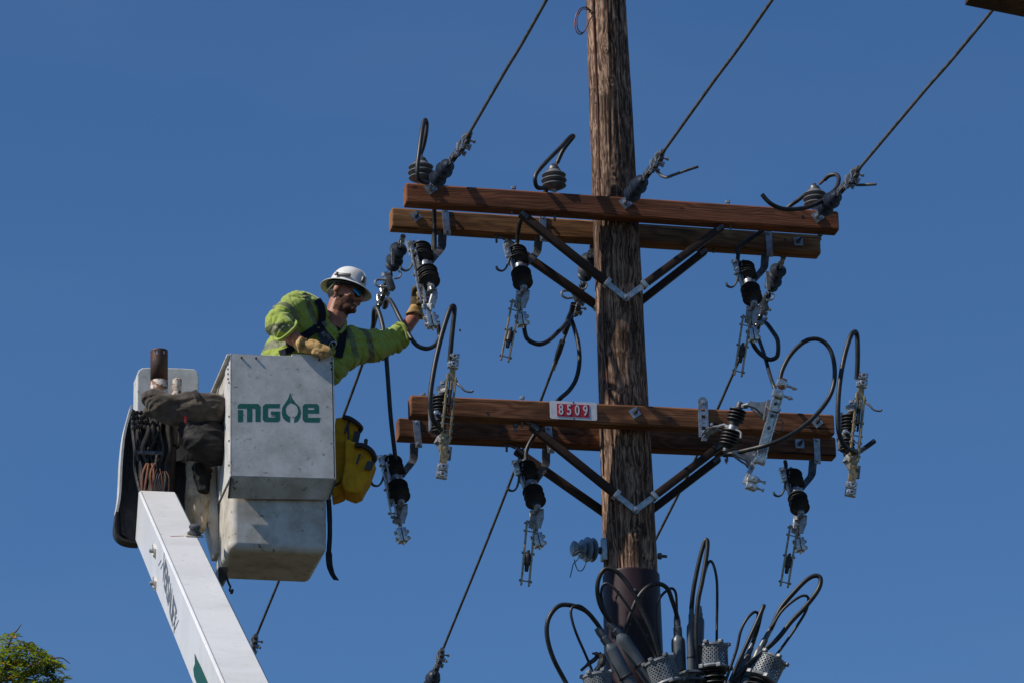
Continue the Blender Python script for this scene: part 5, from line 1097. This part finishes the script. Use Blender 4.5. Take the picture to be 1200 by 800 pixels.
def folds(amp, freq, stretch=(1,1,1), seed=0):
    def f(p, n):
        q = Vector((p.x*stretch[0]*freq+seed, p.y*stretch[1]*freq, p.z*stretch[2]*freq))
        a = noise.noise(q); b_ = 1-abs(noise.noise(q*1.9+Vector((3,7,1))))*2
        return amp*(a*.8+b_*.5)
    return f
bag = thing('canvas_hood', P(215,475,-.15), 'folded grey brown canvas hood draped between boom tip and bucket', 'canvas')
mb = MB(); chain(mb, [(176,466,-.12,.045),(190,474,-.14,.072),(210,478,-.16,.062),(232,478,-.18,.085),(252,479,-.2,.078),(259,481,-.2,.06)]); chain(mb, [(176,482,-.1,.03),(200,486,-.14,.05),(235,487,-.16,.06),(255,487,-.16,.05)])
chain(mb, [(180,461,-.16,.03),(205,468,-.2,.032),(228,466,-.22,.04),(250,470,-.24,.035)])
remesh_blob(mb, .006, 2, folds(.014, 9, (.5,1,2.2), 3)).build('cloth', M['canvas'], bag, ang=3)
mb = MB(); mb.ribbon(PL([(228,457,-.25),(231,462,-.30),(233,470,-.31)]), Vector((.02,0,.01)), .005, 3); mb.build('tie_band', M['blackcanvas'], bag)
bag2 = thing('rubber_bag', P(240,515,-.1), 'black rubberised bag hanging half moon shaped beside the bucket', 'bag')
mb = MB(); chain(mb, [(222,500,-.15,.05),(232,516,-.16,.085),(248,524,-.17,.085),(264,528,-.17,.06)]); chain(mb, [(225,497,-.15,.04),(245,505,-.18,.07),(262,514,-.18,.065)]); chain(mb, [(232,488,-.15,.04),(258,490,-.16,.05)])
chain(mb, [(218,508,-.15,.03),(228,530,-.15,.04),(248,538,-.15,.035),(266,537,-.15,.025)])
remesh_blob(mb, .006, 2, folds(.016, 8, (.6,1,1.8), 9)).build('cloth', M['blackcanvas'], bag2, ang=3)
rag = thing('beige_cloth', P(230,580,.0), 'pale beige cloth hanging beside the boom tip below the black bag', 'cloth')
mb = MB(); chain(mb, [(226,545,.06,.035),(227,570,.05,.050),(229,600,.05,.055),(232,618,.05,.035)]); chain(mb, [(238,545,.04,.03),(237,585,.03,.04),(235,615,.03,.03)])
remesh_blob(mb, .006, 2, folds(.012, 10, (2,1,.6), 5)).build('cloth', M['beige'], rag, ang=3)
blk = thing('black_sleeve', P(240,560,.0), 'short black sleeve hanging over the beige cloth', 'sleeve')
mb = MB(); chain(mb, [(233,548,.0,.04),(238,560,-.01,.045),(239,572,-.01,.03)]); remesh_blob(mb, .006, 1, folds(.012, 12, (1,1,1), 2)).build('cloth', M['blackcanvas'], blk, ang=3)
for x, y in ((221,492),): pass
t = thing('red_ribbon', P(220,492,-.2), 'tiny red ribbon end below the canvas hood', 'ribbon'); mb = MB(); mb.ribbon(PL([(215,484,-.2),(218,489,-.21),(217,495,-.21)]), Vector((.012,.004,0)), .003, 3); mb.build('ribbon', M['red'], t)

# ---------------------------------------------------------------- yellow tool pouches
pch = thing('tool_pouch', P(420,540,-.1), 'worn yellow canvas tool pouches with black rims on the right of the bucket', 'tool pouch')
def pouch(poly, y, dep, nm, sd_):
    mb = MB(); n = len(poly); c = Vector((0,0,0))
    for s_ in (0, 1):
        pass
    mb.prism(PL(poly, y), Vector((dep*.2,dep,0))); r_ = remesh_blob(mb, .006, 1, folds(.007, 8, (1.6,1,.5), sd_)); r_.build(nm, M['yellow'], pch, ang=3)
pouch([(394,489),(404,488),(416,491),(421,497),(418,512),(414,545),(403,575),(390,580),(388,560),(390,520)], -.28, .16, 'pouch', 1)
pouch([(404,512),(412,517),(426,521),(437,528),(439,537),(432,558),(423,575),(416,577.5),(404,573),(401,565),(405,540)], -.34, .17, 'pouch', 4)
mb = MB(); mb.tube(PL([(402,488,-.30),(410,490,-.31),(419,496,-.31),(423,501,-.29),(421,505,-.27)]), .014, 8, n=4); mb.build('rim_band', M['blackp'], pch)
mb = MB(); mb.tube(PL([(416,521,-.36),(426,522,-.37),(435,528,-.37),(439,536,-.35),(437,540,-.33)]), .016, 8, n=4); mb.build('rim_band', M['blackp'], pch)
mb = MB(); mb.ribbon(PL([(419,505,-.31),(417,515,-.32),(415,523,-.33)]), Vector((.035,.01,0)), .006, 3); mb.build('loop_strap', M['blackp'], pch); mb = MB(); mb.ribbon(PL([(435,540,-.36),(431,550,-.36)]), Vector((.04,.01,0)), .006, 3); mb.build('loop_strap', M['blackp'], pch)
mb = MB(); mb.tube(PL([(408,494,-.29),(408,520,-.31),(404,545,-.31),(400,562,-.30),(392,569,-.28)]), .0045, 6, n=4); mb.build('seam', M['blackp'], pch)
mb = MB(); mb.ribbon(PL([(409,493,-.295),(404,507,-.30)]), Vector((.012,0,0)), .004, 3); mb.ribbon(PL([(422,531,-.36),(418,543,-.36)]), Vector((.012,0,0)), .004, 3); mb.build('tool_clip', M['blackp'], pch)
mb = MB(); mb.lathe(P(428,525,-.3), Vector((.1,0,1)), [(0,.009),(.05,.011),(.055,.006)], 8); mb.build('tool_handle', M['blackp'], pch)

# ================================================================ the line worker
man = thing('person', P(335,640,Y0+.32), 'line worker in lime shirt, white hard hat and sunglasses, leaning out of the bucket', 'person')
HC = P(403.5,345,-.13)
HU_ = Vector((.30,.04,.95)).normalized(); HF = Vector((.84,-.50,0)); HF = (HF-HU_*HF.dot(HU_)).normalized(); HL = HU_.cross(HF).normalized()
HUt = HU_
def hp(x, y, z): return HC + (HF*x + HL*y + HU_*z)*1.05
def hax(): return (HF, HL, HU_)
# ---- body: one continuous skin surface
mb = MB()
ell(mb, hp(-.008,0,.028), (.098,.077,.098), hax()); ell(mb, hp(.022,0,-.035), (.070,.060,.070), hax()); ell(mb, hp(.048,0,-.080), (.040,.040,.030), hax())
ell(mb, hp(.078,0,-.088), (.020,.024,.020), hax()); ell(mb, hp(.07,0,.025), (.025,.055,.03), hax())
cap(mb, hp(.088,0,.008), hp(.108,0,-.022), .009, .014); ell(mb, hp(.094,.010,-.028), (.012,.009,.008), hax()); ell(mb, hp(.094,-.010,-.028), (.012,.009,.008), hax())
ell(mb, hp(.080,0,-.053), (.016,.024,.007), hax()); ell(mb, hp(.078,0,-.063), (.016,.020,.007), hax())
ell(mb, hp(.062,-.045,-.020), (.022,.018,.020), hax()); ell(mb, hp(.062,.045,-.020), (.022,.018,.020), hax())
ell(mb, hp(-.012,-.078,-.004), (.018,.010,.032), (Vector(HF*.95-HU_*.2).normalized(), HL, Vector(HU_*.95+HF*.2).normalized())); ell(mb, hp(-.012,.078,-.004), (.018,.010,.032), hax())
chain(mb, [(400,352,-.12,.062),(393,372,-.12,.062),(389,390,-.12,.060)])
chain(mb, [(386,404,-.11,.075),(362,425,-.12,.13),(342,465,-.12,.14),(338,500,-.10,.15)])
chain(mb, [(384,400,-.12,.06),(350,362,-.20,.062),(330,380,-.33,.052),(334,389,-.36,.046),(352,402,-.41,.036),(362,409,-.425,.027)])
chain(mb, [(388,402,-.10,.06),(425,401,-.04,.058),(460,398,.04,.040),(468,394,.065,.041),(486,371,.10,.034),(488,362,.105,.029)])
chain(mb, [(330,505,-.10,.12),(326,560,-.1,.085),(324,605,-.08,.06),(322,632,-.06,.045)]); chain(mb, [(346,505,.0,.12),(346,560,.0,.085),(346,605,.02,.06),(346,632,.02,.045)])
chain(mb, [(324,636,-.04,.045),(332,637,-.13,.04)]); chain(mb, [(346,636,.04,.045),(354,637,-.05,.04)])
body = remesh_blob(mb, .0052, 2, None).build('body', M['skin'], man, ang=3)
body.data.materials.append(M['beard']); body.data.materials.append(M['hair'])
Lm = Vector(man['_w'])
for p in body.data.polygons:
    d = p.center + Lm - HC; x, y, z = d.dot(HF), d.dot(HL), d.dot(HU_)
    if d.length > .17: continue
    jag = noise.noise((p.center)*90)*.008
    if x > -.012 and z < -.034+jag + max(0, .03-(x+.03))*.9 and z > -.125 and not (x > .098) and not (x > .070 and abs(z+.058) < .009 and abs(y) < .022) and not (x > .05 and z > -.043+jag and abs(y) < .05):
        p.material_index = 1
    elif x < -.03+.4*max(0,z) and z > -.045+jag and not (abs(y) > .066 and abs(x+.012) < .024 and z < .032): p.material_index = 2
    elif z > .06: p.material_index = 2
# ---- shirt
mb = MB()
chain(mb, [(390,399,-.11,.075),(378,400,-.12,.110),(360,412,-.12,.165),(345,440,-.12,.180),(338,480,-.11,.178)])
chain(mb, [(330,412,-.08,.105),(328,450,-.08,.13)])
chain(mb, [(378,385,-.10,.070),(366,368,-.16,.084),(349,359,-.21,.086),(332,371,-.29,.074),(325,381,-.345,.064),(331,386,-.372,.062)])
chain(mb, [(340,372,-.24,.085),(350,385,-.2,.10)])
chain(mb, [(402,397,-.06,.068),(412,400,-.07,.082),(430,402,-.03,.074),(448,400,.01,.062),(460,396,.04,.056),(467,391,.06,.052)])
chain(mb, [(400,412,-.09,.085),(425,411,-.05,.070),(448,408,.0,.060),(468,401,.055,.048)])
chain(mb, [(405,420,-.1,.07),(385,430,-.1,.10)])
def shirt_f(p, n):
    q = p; a = noise.noise(Vector((q.x*10+q.z*7, q.y*6, q.z*4-q.x*3)));
    b_ = 1-abs(noise.noise(Vector((q.x*17+q.z*13+4, q.y*9, q.z*6-q.x*5))))*2
    c_ = 1-abs(noise.noise(Vector((q.x*34-q.z*20, q.y*20+9, q.z*14))))*2
    k1 = max(0, 1-abs(noise.noise(Vector((q.x*13+q.z*9, q.y*7+20, q.z*5-q.x*4))))*7); k2 = max(0, 1-abs(noise.noise(Vector((q.x*9-q.z*16+5, q.y*8, q.z*4+q.x*3))))*8)
    return a*.007 + b_*.006 + c_*.0012 - .010*k1 - .007*k2 + .001
shirt = remesh_blob(mb, .0058, 3, shirt_f).build('shirt', M['shirt'], man, ang=3)
shirt.data.materials.append(M['refl']); shirt.data.materials.append(M['skin'])
def slab(c, n_, hw, rad): return (c, n_.normalized(), hw, rad)
bands = [slab(P(318,405,-.15), P(303,443,-.1)-P(307,404,-.1), .024, .30),
 slab(P(328,365,-.30), P(325,384,-.35)-P(349,357,-.21), .020, .115),
 slab(P(425,410,-.04), P(462,396,.05)-P(412,402,-.07), .021, .125),
 slab(P(360,368,-.2), Vector((1,.1,.42)), .020, .12),
 slab(P(408,395,-.12), Vector((1,.1,.30)), .019, .14)]
for p in shirt.data.polygons:
    c = p.center + Lm
    for (bc, bn_, hw, rad) in bands:
        if abs((c-bc).dot(bn_)) < hw and (c-bc).length < rad: p.material_index = 1; break
    # cut the neck opening and the cuffs by showing nothing proud there
# collar
mb = MB(); mb.tube(PL([(378,371,-.14),(381,380,-.18),(387,388,-.195),(395,391,-.195),(402,386,-.17),(405,378,-.12),(399,369,-.06),(387,365,-.07),(378,371,-.14)]), .0095, 8, n=5); mb.build('collar', M['shirt'], man)
# cuffs
mb = MB(); mb.tube(PL([(322,397,-.39),(328,398,-.43),(337,392,-.44),(345,384,-.42),(347,378,-.37),(340,376,-.33),(328,385,-.32),(322,397,-.39)]), .010, 8, n=5); mb.build('cuff', M['shirt'], man)
mb = MB(); mb.tube(PL([(466,379,.02),(472,381,.0),(477,390,.0),(478,400,.02),(474,405,.06),(468,400,.1),(464,386,.09),(466,379,.02)]), .011, 8, n=5); mb.build('cuff', M['shirt'], man)
# ---- trousers
mb = MB(); chain(mb, [(336,478,-.10,.165),(334,505,-.08,.165)])
chain(mb, [(328,505,-.10,.13),(326,560,-.1,.10),(324,605,-.08,.08),(323,625,-.07,.075)]); chain(mb, [(346,505,.0,.13),(346,560,.0,.10),(346,605,.02,.08),(346,625,.02,.075)])
remesh_blob(mb, .010, 2, folds(.01, 8, (1,1,1), 3)).build('trousers', M['jean'], man, ang=3)
mb = MB(); chain(mb, [(323,634,-.06,.055),(332,636,-.16,.045)]); chain(mb, [(346,634,.03,.055),(355,636,-.07,.045)]); remesh_blob(mb, .008, 2).build('boots', M['grease'], man, ang=3)
# ---- harness, laid over the shirt
from mathutils.bvhtree import BVHTree
bv = BVHTree.FromPolygons([v.co+Lm for v in shirt.data.vertices], [tuple(p.vertices) for p in shirt.data.polygons])
def on_shirt(px, py):
    d = (fw + cr*((px-600)/FPX) + cu*((400-py)/FPX)).normalized(); h = bv.ray_cast(CAMP, d)
    if h[0] is None:
        h = bv.find_nearest(P(px, py, -.2)); return h[0] + h[1]*.004
    return h[0] - d*.010 + h[1]*.003
def strap(pts, hw, name='harness_strap', mt='navystrap', off=0.0, n=4):
    pts2 = spline([Vector((x, y, 0)) for x, y in pts], n); vs = []; N = len(pts2)
    for i, p in enumerate(pts2):
        t = (pts2[min(i+1, N-1)]-pts2[max(i-1, 0)]).normalized(); nn = Vector((-t.y, t.x, 0))
        row = []
        for k in (-1, 0, 1): q = p+nn*hw*k; row.append(on_shirt(q.x, q.y)-fw*off)
        vs.append(row)
    # smooth along the strap
    for _ in range(3):
        vs = [[(vs[max(i-1,0)][k]+vs[i][k]*2+vs[min(i+1,N-1)][k])/4 for k in range(3)] for i in range(N)]
    mb = MB(); V = []; F = []
    for row in vs:
        for q in row: V.append(q-fw*.004)
        for q in row: V.append(q+fw*.004)
    for i in range(N-1):
        a = i*6; b_ = a+6
        F += [(a,a+1,b_+1,b_),(a+1,a+2,b_+2,b_+1),(a+3,b_+3,b_+4,a+4),(a+4,b_+4,b_+5,a+5),(a,b_,b_+3,a+3),(a+2,a+5,b_+5,b_+2)]
    F += [(0,3,4,1),(1,4,5,2)]; e = (N-1)*6; F += [(e,e+1,e+4,e+3),(e+1,e+2,e+5,e+4)]
    mb.add(V, F); return mb.build(name, M[mt], man, ang=.9)
strap([(371,350),(375,357),(377.5,366),(377,376),(374,384)], 4.2)
strap([(373,383),(364,389),(355,394.5),(345,400),(336,405)], 4.6)
strap([(374,383),(380,391),(386,398),(393,407)], 4.4)
strap([(399,375),(401.5,385),(401.5,396),(399,408),(396,420)], 4.6)
strap([(346,407),(337,411),(326,415)], 3.6)
strap([(376,388),(381,396),(386,402)], 5.6, 'harness_pad', 'blackp', .008)
q = on_shirt(388,401)-fw*.02; q2 = on_shirt(391,398)
mb = MB(); A_ = (P(393,408,q.y)-P(384,396,q.y)).normalized(); B_ = A_.cross(fw).normalized()
c = on_shirt(389.5,404)-fw*.022
mb.tube([c+A_*(.015*math.cos(t))+B_*(.022*math.sin(t)) for t in [i*math.pi/10 for i in range(21)]], .0028, 6); mb.build('d_ring', M['silver'], man)
for x, y in ((380,380),(384,395),(379,392)):
    mb = MB(); c = on_shirt(x, y)-fw*.014; mb.box(c, .030, .008, .022, (A_, fw, B_), .002); mb.build('buckle', M['galvd'], man)
# ---- hard hat
hb = hp(.0,0,.040); up = (HU_*.985 + HF*.02).normalized(); mb = MB(); n = 40; vs = []; fs = []
rows = [(1.43,-.016),(1.39,-.011),(1.26,-.003),(1.12,.003),(1.0,.008),(.99,.028),(.95,.052),(.87,.074),(.73,.095),(.53,.110),(.28,.119),(.02,.122)]
for i, (s_, z) in enumerate(rows):
    for k in range(n):
        an = 2*math.pi*k/n; rx, ry = .103, .090
        bump_ = .004 if (s_ < .96 and abs(math.sin(an)) < .25) else 0
        ext = 1 + (.06 if (s_ > 1.2 and math.cos(an) > .3) else 0)
        vs.append(hb + HF*(math.cos(an)*rx*s_*ext) + HL*(math.sin(an)*ry*s_) + up*(z+bump_ - (.006 if s_ > 1.2 else 0)*abs(math.cos(an))**2))
for i in range(len(rows)-1):
    for k in range(n): k2 = (k+1) % n; fs.append((i*n+k, i*n+k2, (i+1)*n+k2, (i+1)*n+k))
fs.append(tuple((len(rows)-1)*n+k for k in range(n)))
mb.add(vs, fs); hat = mb.build('hard_hat', M['hat'], man, ang=1.2); so_ = hat.modifiers.new('wall', 'SOLIDIFY'); so_.thickness = .004; so_.offset = -1
ss = hat.modifiers.new('sub', 'SUBSURF'); ss.levels = 1; ss.render_levels = 1
def sub(parent, mb, nm, mt, **k):
    o = mb.build(nm, mt, man, **k); o.parent = parent; return o
mb = MB(); mb.tube([hb+HF*.107*math.cos(a)*.975+HL*.091*math.sin(a)*.975+up*-.012 for a in [i*math.pi/14 for i in range(29)]], .010, 6); sub(hat, mb, 'suspension_band', M['blackp'])
mb = MB(); c = hb - HL*.094 + up*.028; mb.box(c+HF*.01, .085, .012, .016, (HF, HL, up), .004); mb.box(c-HF*.032-HL*.004, .02, .012, .02, (HF, HL, up), .003); sub(hat, mb, 'lamp_clip', M['blackp'])
mb = MB(); c = hb + HF*.104 - HL*.035 + up*.038; mb.box(c, .012, .025, .03, (HF, HL, up), .003); sub(hat, mb, 'front_clip', M['blackp'])
mb = MB(); mb.tube([hb+HF*x_+up*z_ for x_, z_ in ((.102,.028),(.094,.066),(.07,.096),(.03,.116),(-.02,.121),(-.06,.106),(-.09,.072),(-.102,.035))], .0075, 8, n=4); sub(hat, mb, 'crown_ridge', M['hat'])
mb = MB(); mb.tube([hp(-.02,-.084,.04), hp(-.035,-.086,.0), hp(-.06,-.075,-.03)], .005, 6, n=3); sub(hat, mb, 'nape_strap', M['refl'])
# ---- sunglasses
for s_ in (-1, 1):
    V = []; F = []; nu, nv = 9, 6; mb = MB()
    for i in range(nu):
        u = i/(nu-1)*2-1
        for j in range(nv):
            v = j/(nv-1)*2-1
            w_ = .030*(1-.25*abs(v)); y_ = s_*(.034 + u*w_*1.0); z_ = -.002 + v*.0175*(1-.35*(u if u > 0 else 0)) + .002
            x_ = .101 - 3.6*(y_*y_) * 1.6
            V.append(hp(x_, y_, z_))
    for i in range(nu-1):
        for j in range(nv-1): F.append((i*nv+j, (i+1)*nv+j, (i+1)*nv+j+1, i*nv+j+1))
    mb.add(V, F); o = mb.build('lens', M['lens'], man, ang=2); so_ = o.modifiers.new('t', 'SOLIDIFY'); so_.thickness = .003
    mb = MB(); mb.tube([hp(.101-5.76*.007**2, s_*.007, .018), hp(.101-5.76*.034**2, s_*.034, .021), hp(.101-5.76*.062**2, s_*.062, .016), hp(.045, s_*.080, .010), hp(.0, s_*.086, .010), hp(-.02, s_*.086, .003)], [.0035,.0035,.005,.0055,.004,.004], 6, n=4); mb.build('glasses_frame', M['blackp'], man)
# ---- gloves: palm, five bent fingers
def glove(chains, cuff, label, mt, fmt=None):
    mb = MB()
    for c_ in chains: chain(mb, c_)
    o = remesh_blob(mb, .0042, 1, folds(.0025, 28, (1,1,1), 2)).build('glove', M[mt], man, ang=3); o['label'] = label
    if cuff:
        mb = MB(); mb.ribbon(PL([c_ for c_ in cuff]), cuff_w, .005, 4); c2 = mb.build('glove_cuff', M['glovel'], man); c2.parent = o
    return o
cuff_w = Vector((.0,.0,.05))
g1 = glove([[(352,404,-.425,.034),(358,407,-.435,.031),(366,408,-.45,.034),(372,409,-.455,.033)],
  [(370,406,-.44,.017),(378,406,-.455,.014),(385,409,-.465,.013),(388,413,-.468,.011)],
  [(371,408.5,-.465,.017),(379,408.5,-.475,.014),(385,411.5,-.478,.013),(386.5,415,-.478,.011)],
  [(370,411,-.475,.016),(377,411.5,-.485,.014),(382,414,-.485,.012),(383,417,-.483,.010)],
  [(368,413,-.47,.015),(373,414,-.482,.012),(377,416,-.482,.011),(377.5,418.5,-.48,.009)],
  [(360,404,-.42,.017),(364,400.5,-.42,.015),(370,401,-.43,.0135),(374,403.5,-.44,.011)]], None, 'tan leather glove resting on the bucket rim', 'glovel')
mb = MB(); mb.tube(PL([(352,412,-.46),(350,404,-.47),(352,398,-.45),(358,398,-.42)]), [.012,.016,.014,.010], 8, n=4); c2 = mb.build('glove_cuff', M['glovel'], man); c2.parent = g1
g2 = glove([[(487,366,.10,.030),(488,358,.10,.036),(489,350,.09,.038),(490,345,.08,.036)],
  [(491,341,.06,.016),(495,337,.02,.014),(499,339,-.01,.013),(500,343,-.02,.011)],
  [(492,345,.06,.016),(497,342.5,.01,.014),(501,345,-.02,.013),(501.5,349,-.025,.011)],
  [(492,349.5,.06,.016),(498,348,.01,.014),(502,350.5,-.02,.0125),(502,354,-.02,.010)],
  [(491.5,354,.06,.015),(497,353.5,.015,.012),(500.5,356,-.01,.011),(500,359,-.01,.009)],
  [(485,345,.07,.017),(486,339,.05,.0155),(490,335,.03,.014),(495,333.5,.015,.012)]], None, 'glove with a dark soiled back gripping the switch', 'gloved')
mb = MB(); c0 = P(487.5,362,.10); dv = (P(485,370,.10)-P(489,350,.09)).normalized()
V = []; F = []; n = 20
for i, (t, r_) in enumerate(((-.02,.034),(.0,.036),(.02,.042),(.042,.053))):
    X_ = dv.orthogonal().normalized(); Y_ = dv.cross(X_)
    for k in range(n): a = 2*math.pi*k/n; w_ = 1+.14*math.sin(a*3+1)*(i/3); V.append(c0+dv*(t+(.008*math.sin(a*2) if i == 3 else 0))+(X_*math.cos(a)+Y_*math.sin(a))*r_*w_)
for i in range(3):
    for k in range(n): k2 = (k+1) % n; F.append((i*n+k, i*n+k2, (i+1)*n+k2, (i+1)*n+k))
mb.add(V, F); c2 = mb.build('glove_cuff', M['glovel'], man, ang=2); so_ = c2.modifiers.new('t', 'SOLIDIFY'); so_.thickness = .004; c2.parent = g2
mb = MB(); chain(mb, [(490,344,.045,.012),(493,337,.02,.010),(490,350,.05,.010)]); remesh_blob(mb, .004, 1).build('finger_patch', M['glovel'], man, ang=3).parent = g2

# ================================================================ insect, corner beam
ins = thing('flying_insect', P(539,387,-.6), 'tiny dark insect flying right of the drooping jumper', 'insect')
mb = MB(); cap(mb, P(538.3,386.8,-.6), P(540,388,-.6), .004, .003, 8); mb.build('insect_body', M['grease'], ins)
mb = MB(); mb.prism(PL([(538.5,386.5),(539,384.8),(540.2,386),(539.5,387)], -.6), Vector((0,.001,0))); mb.build('wing', M['galvd'], ins, flat=True)

cb_y = -6.5
a = P(1136,-1.5,cb_y); b_ = P(1200,11.5,cb_y); X = (b_-a).normalized(); Yv = Vector((0,1,0)); Yv = (Yv-X*X.dot(Yv)).normalized(); Z = X.cross(Yv)
beam = thing('timber_beam', a, 'dark brown timber end poking into the top right corner', 'beam')
mb = MB(); c = a + X*1.5 + Z*.10; mb.box(c, 3.0, .14, .20, (X, Yv, Z), .008); 
o = mb.build('timber', M['rearwood'], beam)

# ================================================================ tree, lower left
random.seed(11)
ty = -1.0
tree = thing('tree', Vector((P(-60,900,ty).x, ty, 0)), 'green tree with a few orange leaves, its top in the lower left corner', 'tree')
tb = Vector(tree['_w']); top = P(-30,850,ty)
mb = MB(); mb.tube([tb, tb+Vector((.1,.05,2.5)), Vector((top.x+.1,ty,top.z-2.2)), Vector((top.x,ty,top.z-.6))], [.19,.15,.10,.04], 12, n=6); mb.build('trunk', M['bark'], tree)
limbs = []
for i in range(9):
    h = top.z-2.6+i*.25; an = i*2.4; L = 1.7-i*.10; s0 = Vector((top.x+.05,ty,h)); e = s0+Vector((math.cos(an)*L, math.sin(an)*L, .9))
    limbs.append((s0, e)); mb = MB(); mb.tube([s0, s0.lerp(e,.5)+Vector((0,0,.12)), e], [.05,.03,.012], 8, n=4); mb.build('limb', M['bark'], tree)
def pix(v):
    d = v-CAMP; z = d.dot(fw); return 600+FPX*d.dot(cr)/z, 400-FPX*d.dot(cu)/z
def topy(x):
    pts = ((-999,742),(0,741),(14,738),(24,739),(33,746),(42,753),(46,764),(62,766),(74,772),(86,784),(90,2000))
    for (xa, ya), (xb, yb_) in zip(pts, pts[1:]):
        if xa <= x < xb: return ya+(yb_-ya)*(x-xa)/(xb-xa) if yb_ < 1500 else 2000
    return 9999
def leafset(n_fronds, centers, name, mats):
    sets = [MB(), MB(), MB()]; tw = MB()
    for i in range(n_fronds):
        c, R = random.choice(centers); 
        s0 = c + Vector((random.gauss(0,1), random.gauss(0,1), random.gauss(0,.8)))*R*.5
        an = random.uniform(0, 6.28); d = Vector((math.cos(an), math.sin(an), random.uniform(-.3,.6))).normalized(); L = random.uniform(.14,.26)
        x1_, y1_ = pix(s0); x2_, y2_ = pix(s0+d*L)
        if y1_ < topy(x1_) or y2_ < topy(x2_)-2: continue
        side_ = d.cross(Vector((0,0,1))).normalized(); up_ = side_.cross(d)
        tw.tube([s0, s0+d*L*.5, s0+d*L+Vector((0,0,-.03))], [.0022,.0015,.001], 4)
        orange = random.random() < .09
        for k in range(random.randint(9,13)):
            t = (k+1)/13; p = s0+d*L*t+Vector((0,0,-.03*t*t))
            for sg in (-1, 1):
                ld = (side_*sg*.9 + d*.45 + up_*random.uniform(-.5,.35)).normalized(); ln_ = random.uniform(.028,.044); wd = ln_*.20
                nn = ld.cross(up_*1.0+side_*random.uniform(-.6,.6)).normalized(); m_ = p+ld*ln_*.5+Vector((0,0,random.uniform(-.004,.004)))
                which = 2 if (orange and random.random() < .7) or random.random() < .03 else (0 if random.random() < .55 else 1)
                sets[which].add([p, m_+nn*wd, p+ld*ln_, m_-nn*wd], [(0,1,2,3)])
    for mb_, mt in zip(sets, mats):
        if mb_.v: o = mb_.build(name, M[mt], tree, flat=True); o['kind'] = 'stuff'
    o = tw.build('twigs', M['bark'], tree); o['kind'] = 'stuff'
vis = [(P(-5,760,ty),.22),(P(14,752,ty-.1),.16),(P(10,785,ty-.1),.22),(P(34,757,ty),.10),(P(38,790,ty+.1),.16),(P(56,778,ty),.11),(P(-15,790,ty+.2),.3),(P(22,800,ty-.1),.25),(P(50,800,ty),.13),(P(66,772,ty),.06),(P(-30,775,ty),.3)]
leafset(230, vis, 'foliage', ('leaf','leafd','leafo'))
rest = [(e, .6) for s0, e in limbs] + [(s0.lerp(e,.6), .5) for s0, e in limbs] + [(Vector((top.x-.3,ty,top.z-.5)), .7)]
rest = [(c + Vector((-.45,0,-.75)), r_) for c, r_ in rest]
leafset(650, rest, 'foliage', ('leaf','leafd','leafo'))
mb = MB()
for pts in (((-30,850),(-5,800),(12,772),(18,755)), ((-5,800),(25,790),(50,777),(70,770),(82,777)), ((12,790),(22,765),(36,752),(42,757)), ((5,770),(14,745),(20,738),(25,731))):
    mb = MB(); mb.tube(PL(pts, ty), [.008,.002], 5, n=5); mb.build('branch', M['bark'], tree)

# ================================================================ the rear structure below the frame
rp = thing('utility_pole', Vector((P(620,840,5.4).x, 5.5, 0)), 'second wooden pole standing behind, its top below the frame', 'utility pole')
tz = P(620,850,5.4).z; mb = MB(); mb.lathe(Vector(rp['_w']), Vector((0,0,1)), [(0,.17),(tz-.3,.12),(tz-.25,.11)], 24); mb.build('trunk', M['pole'], rp)
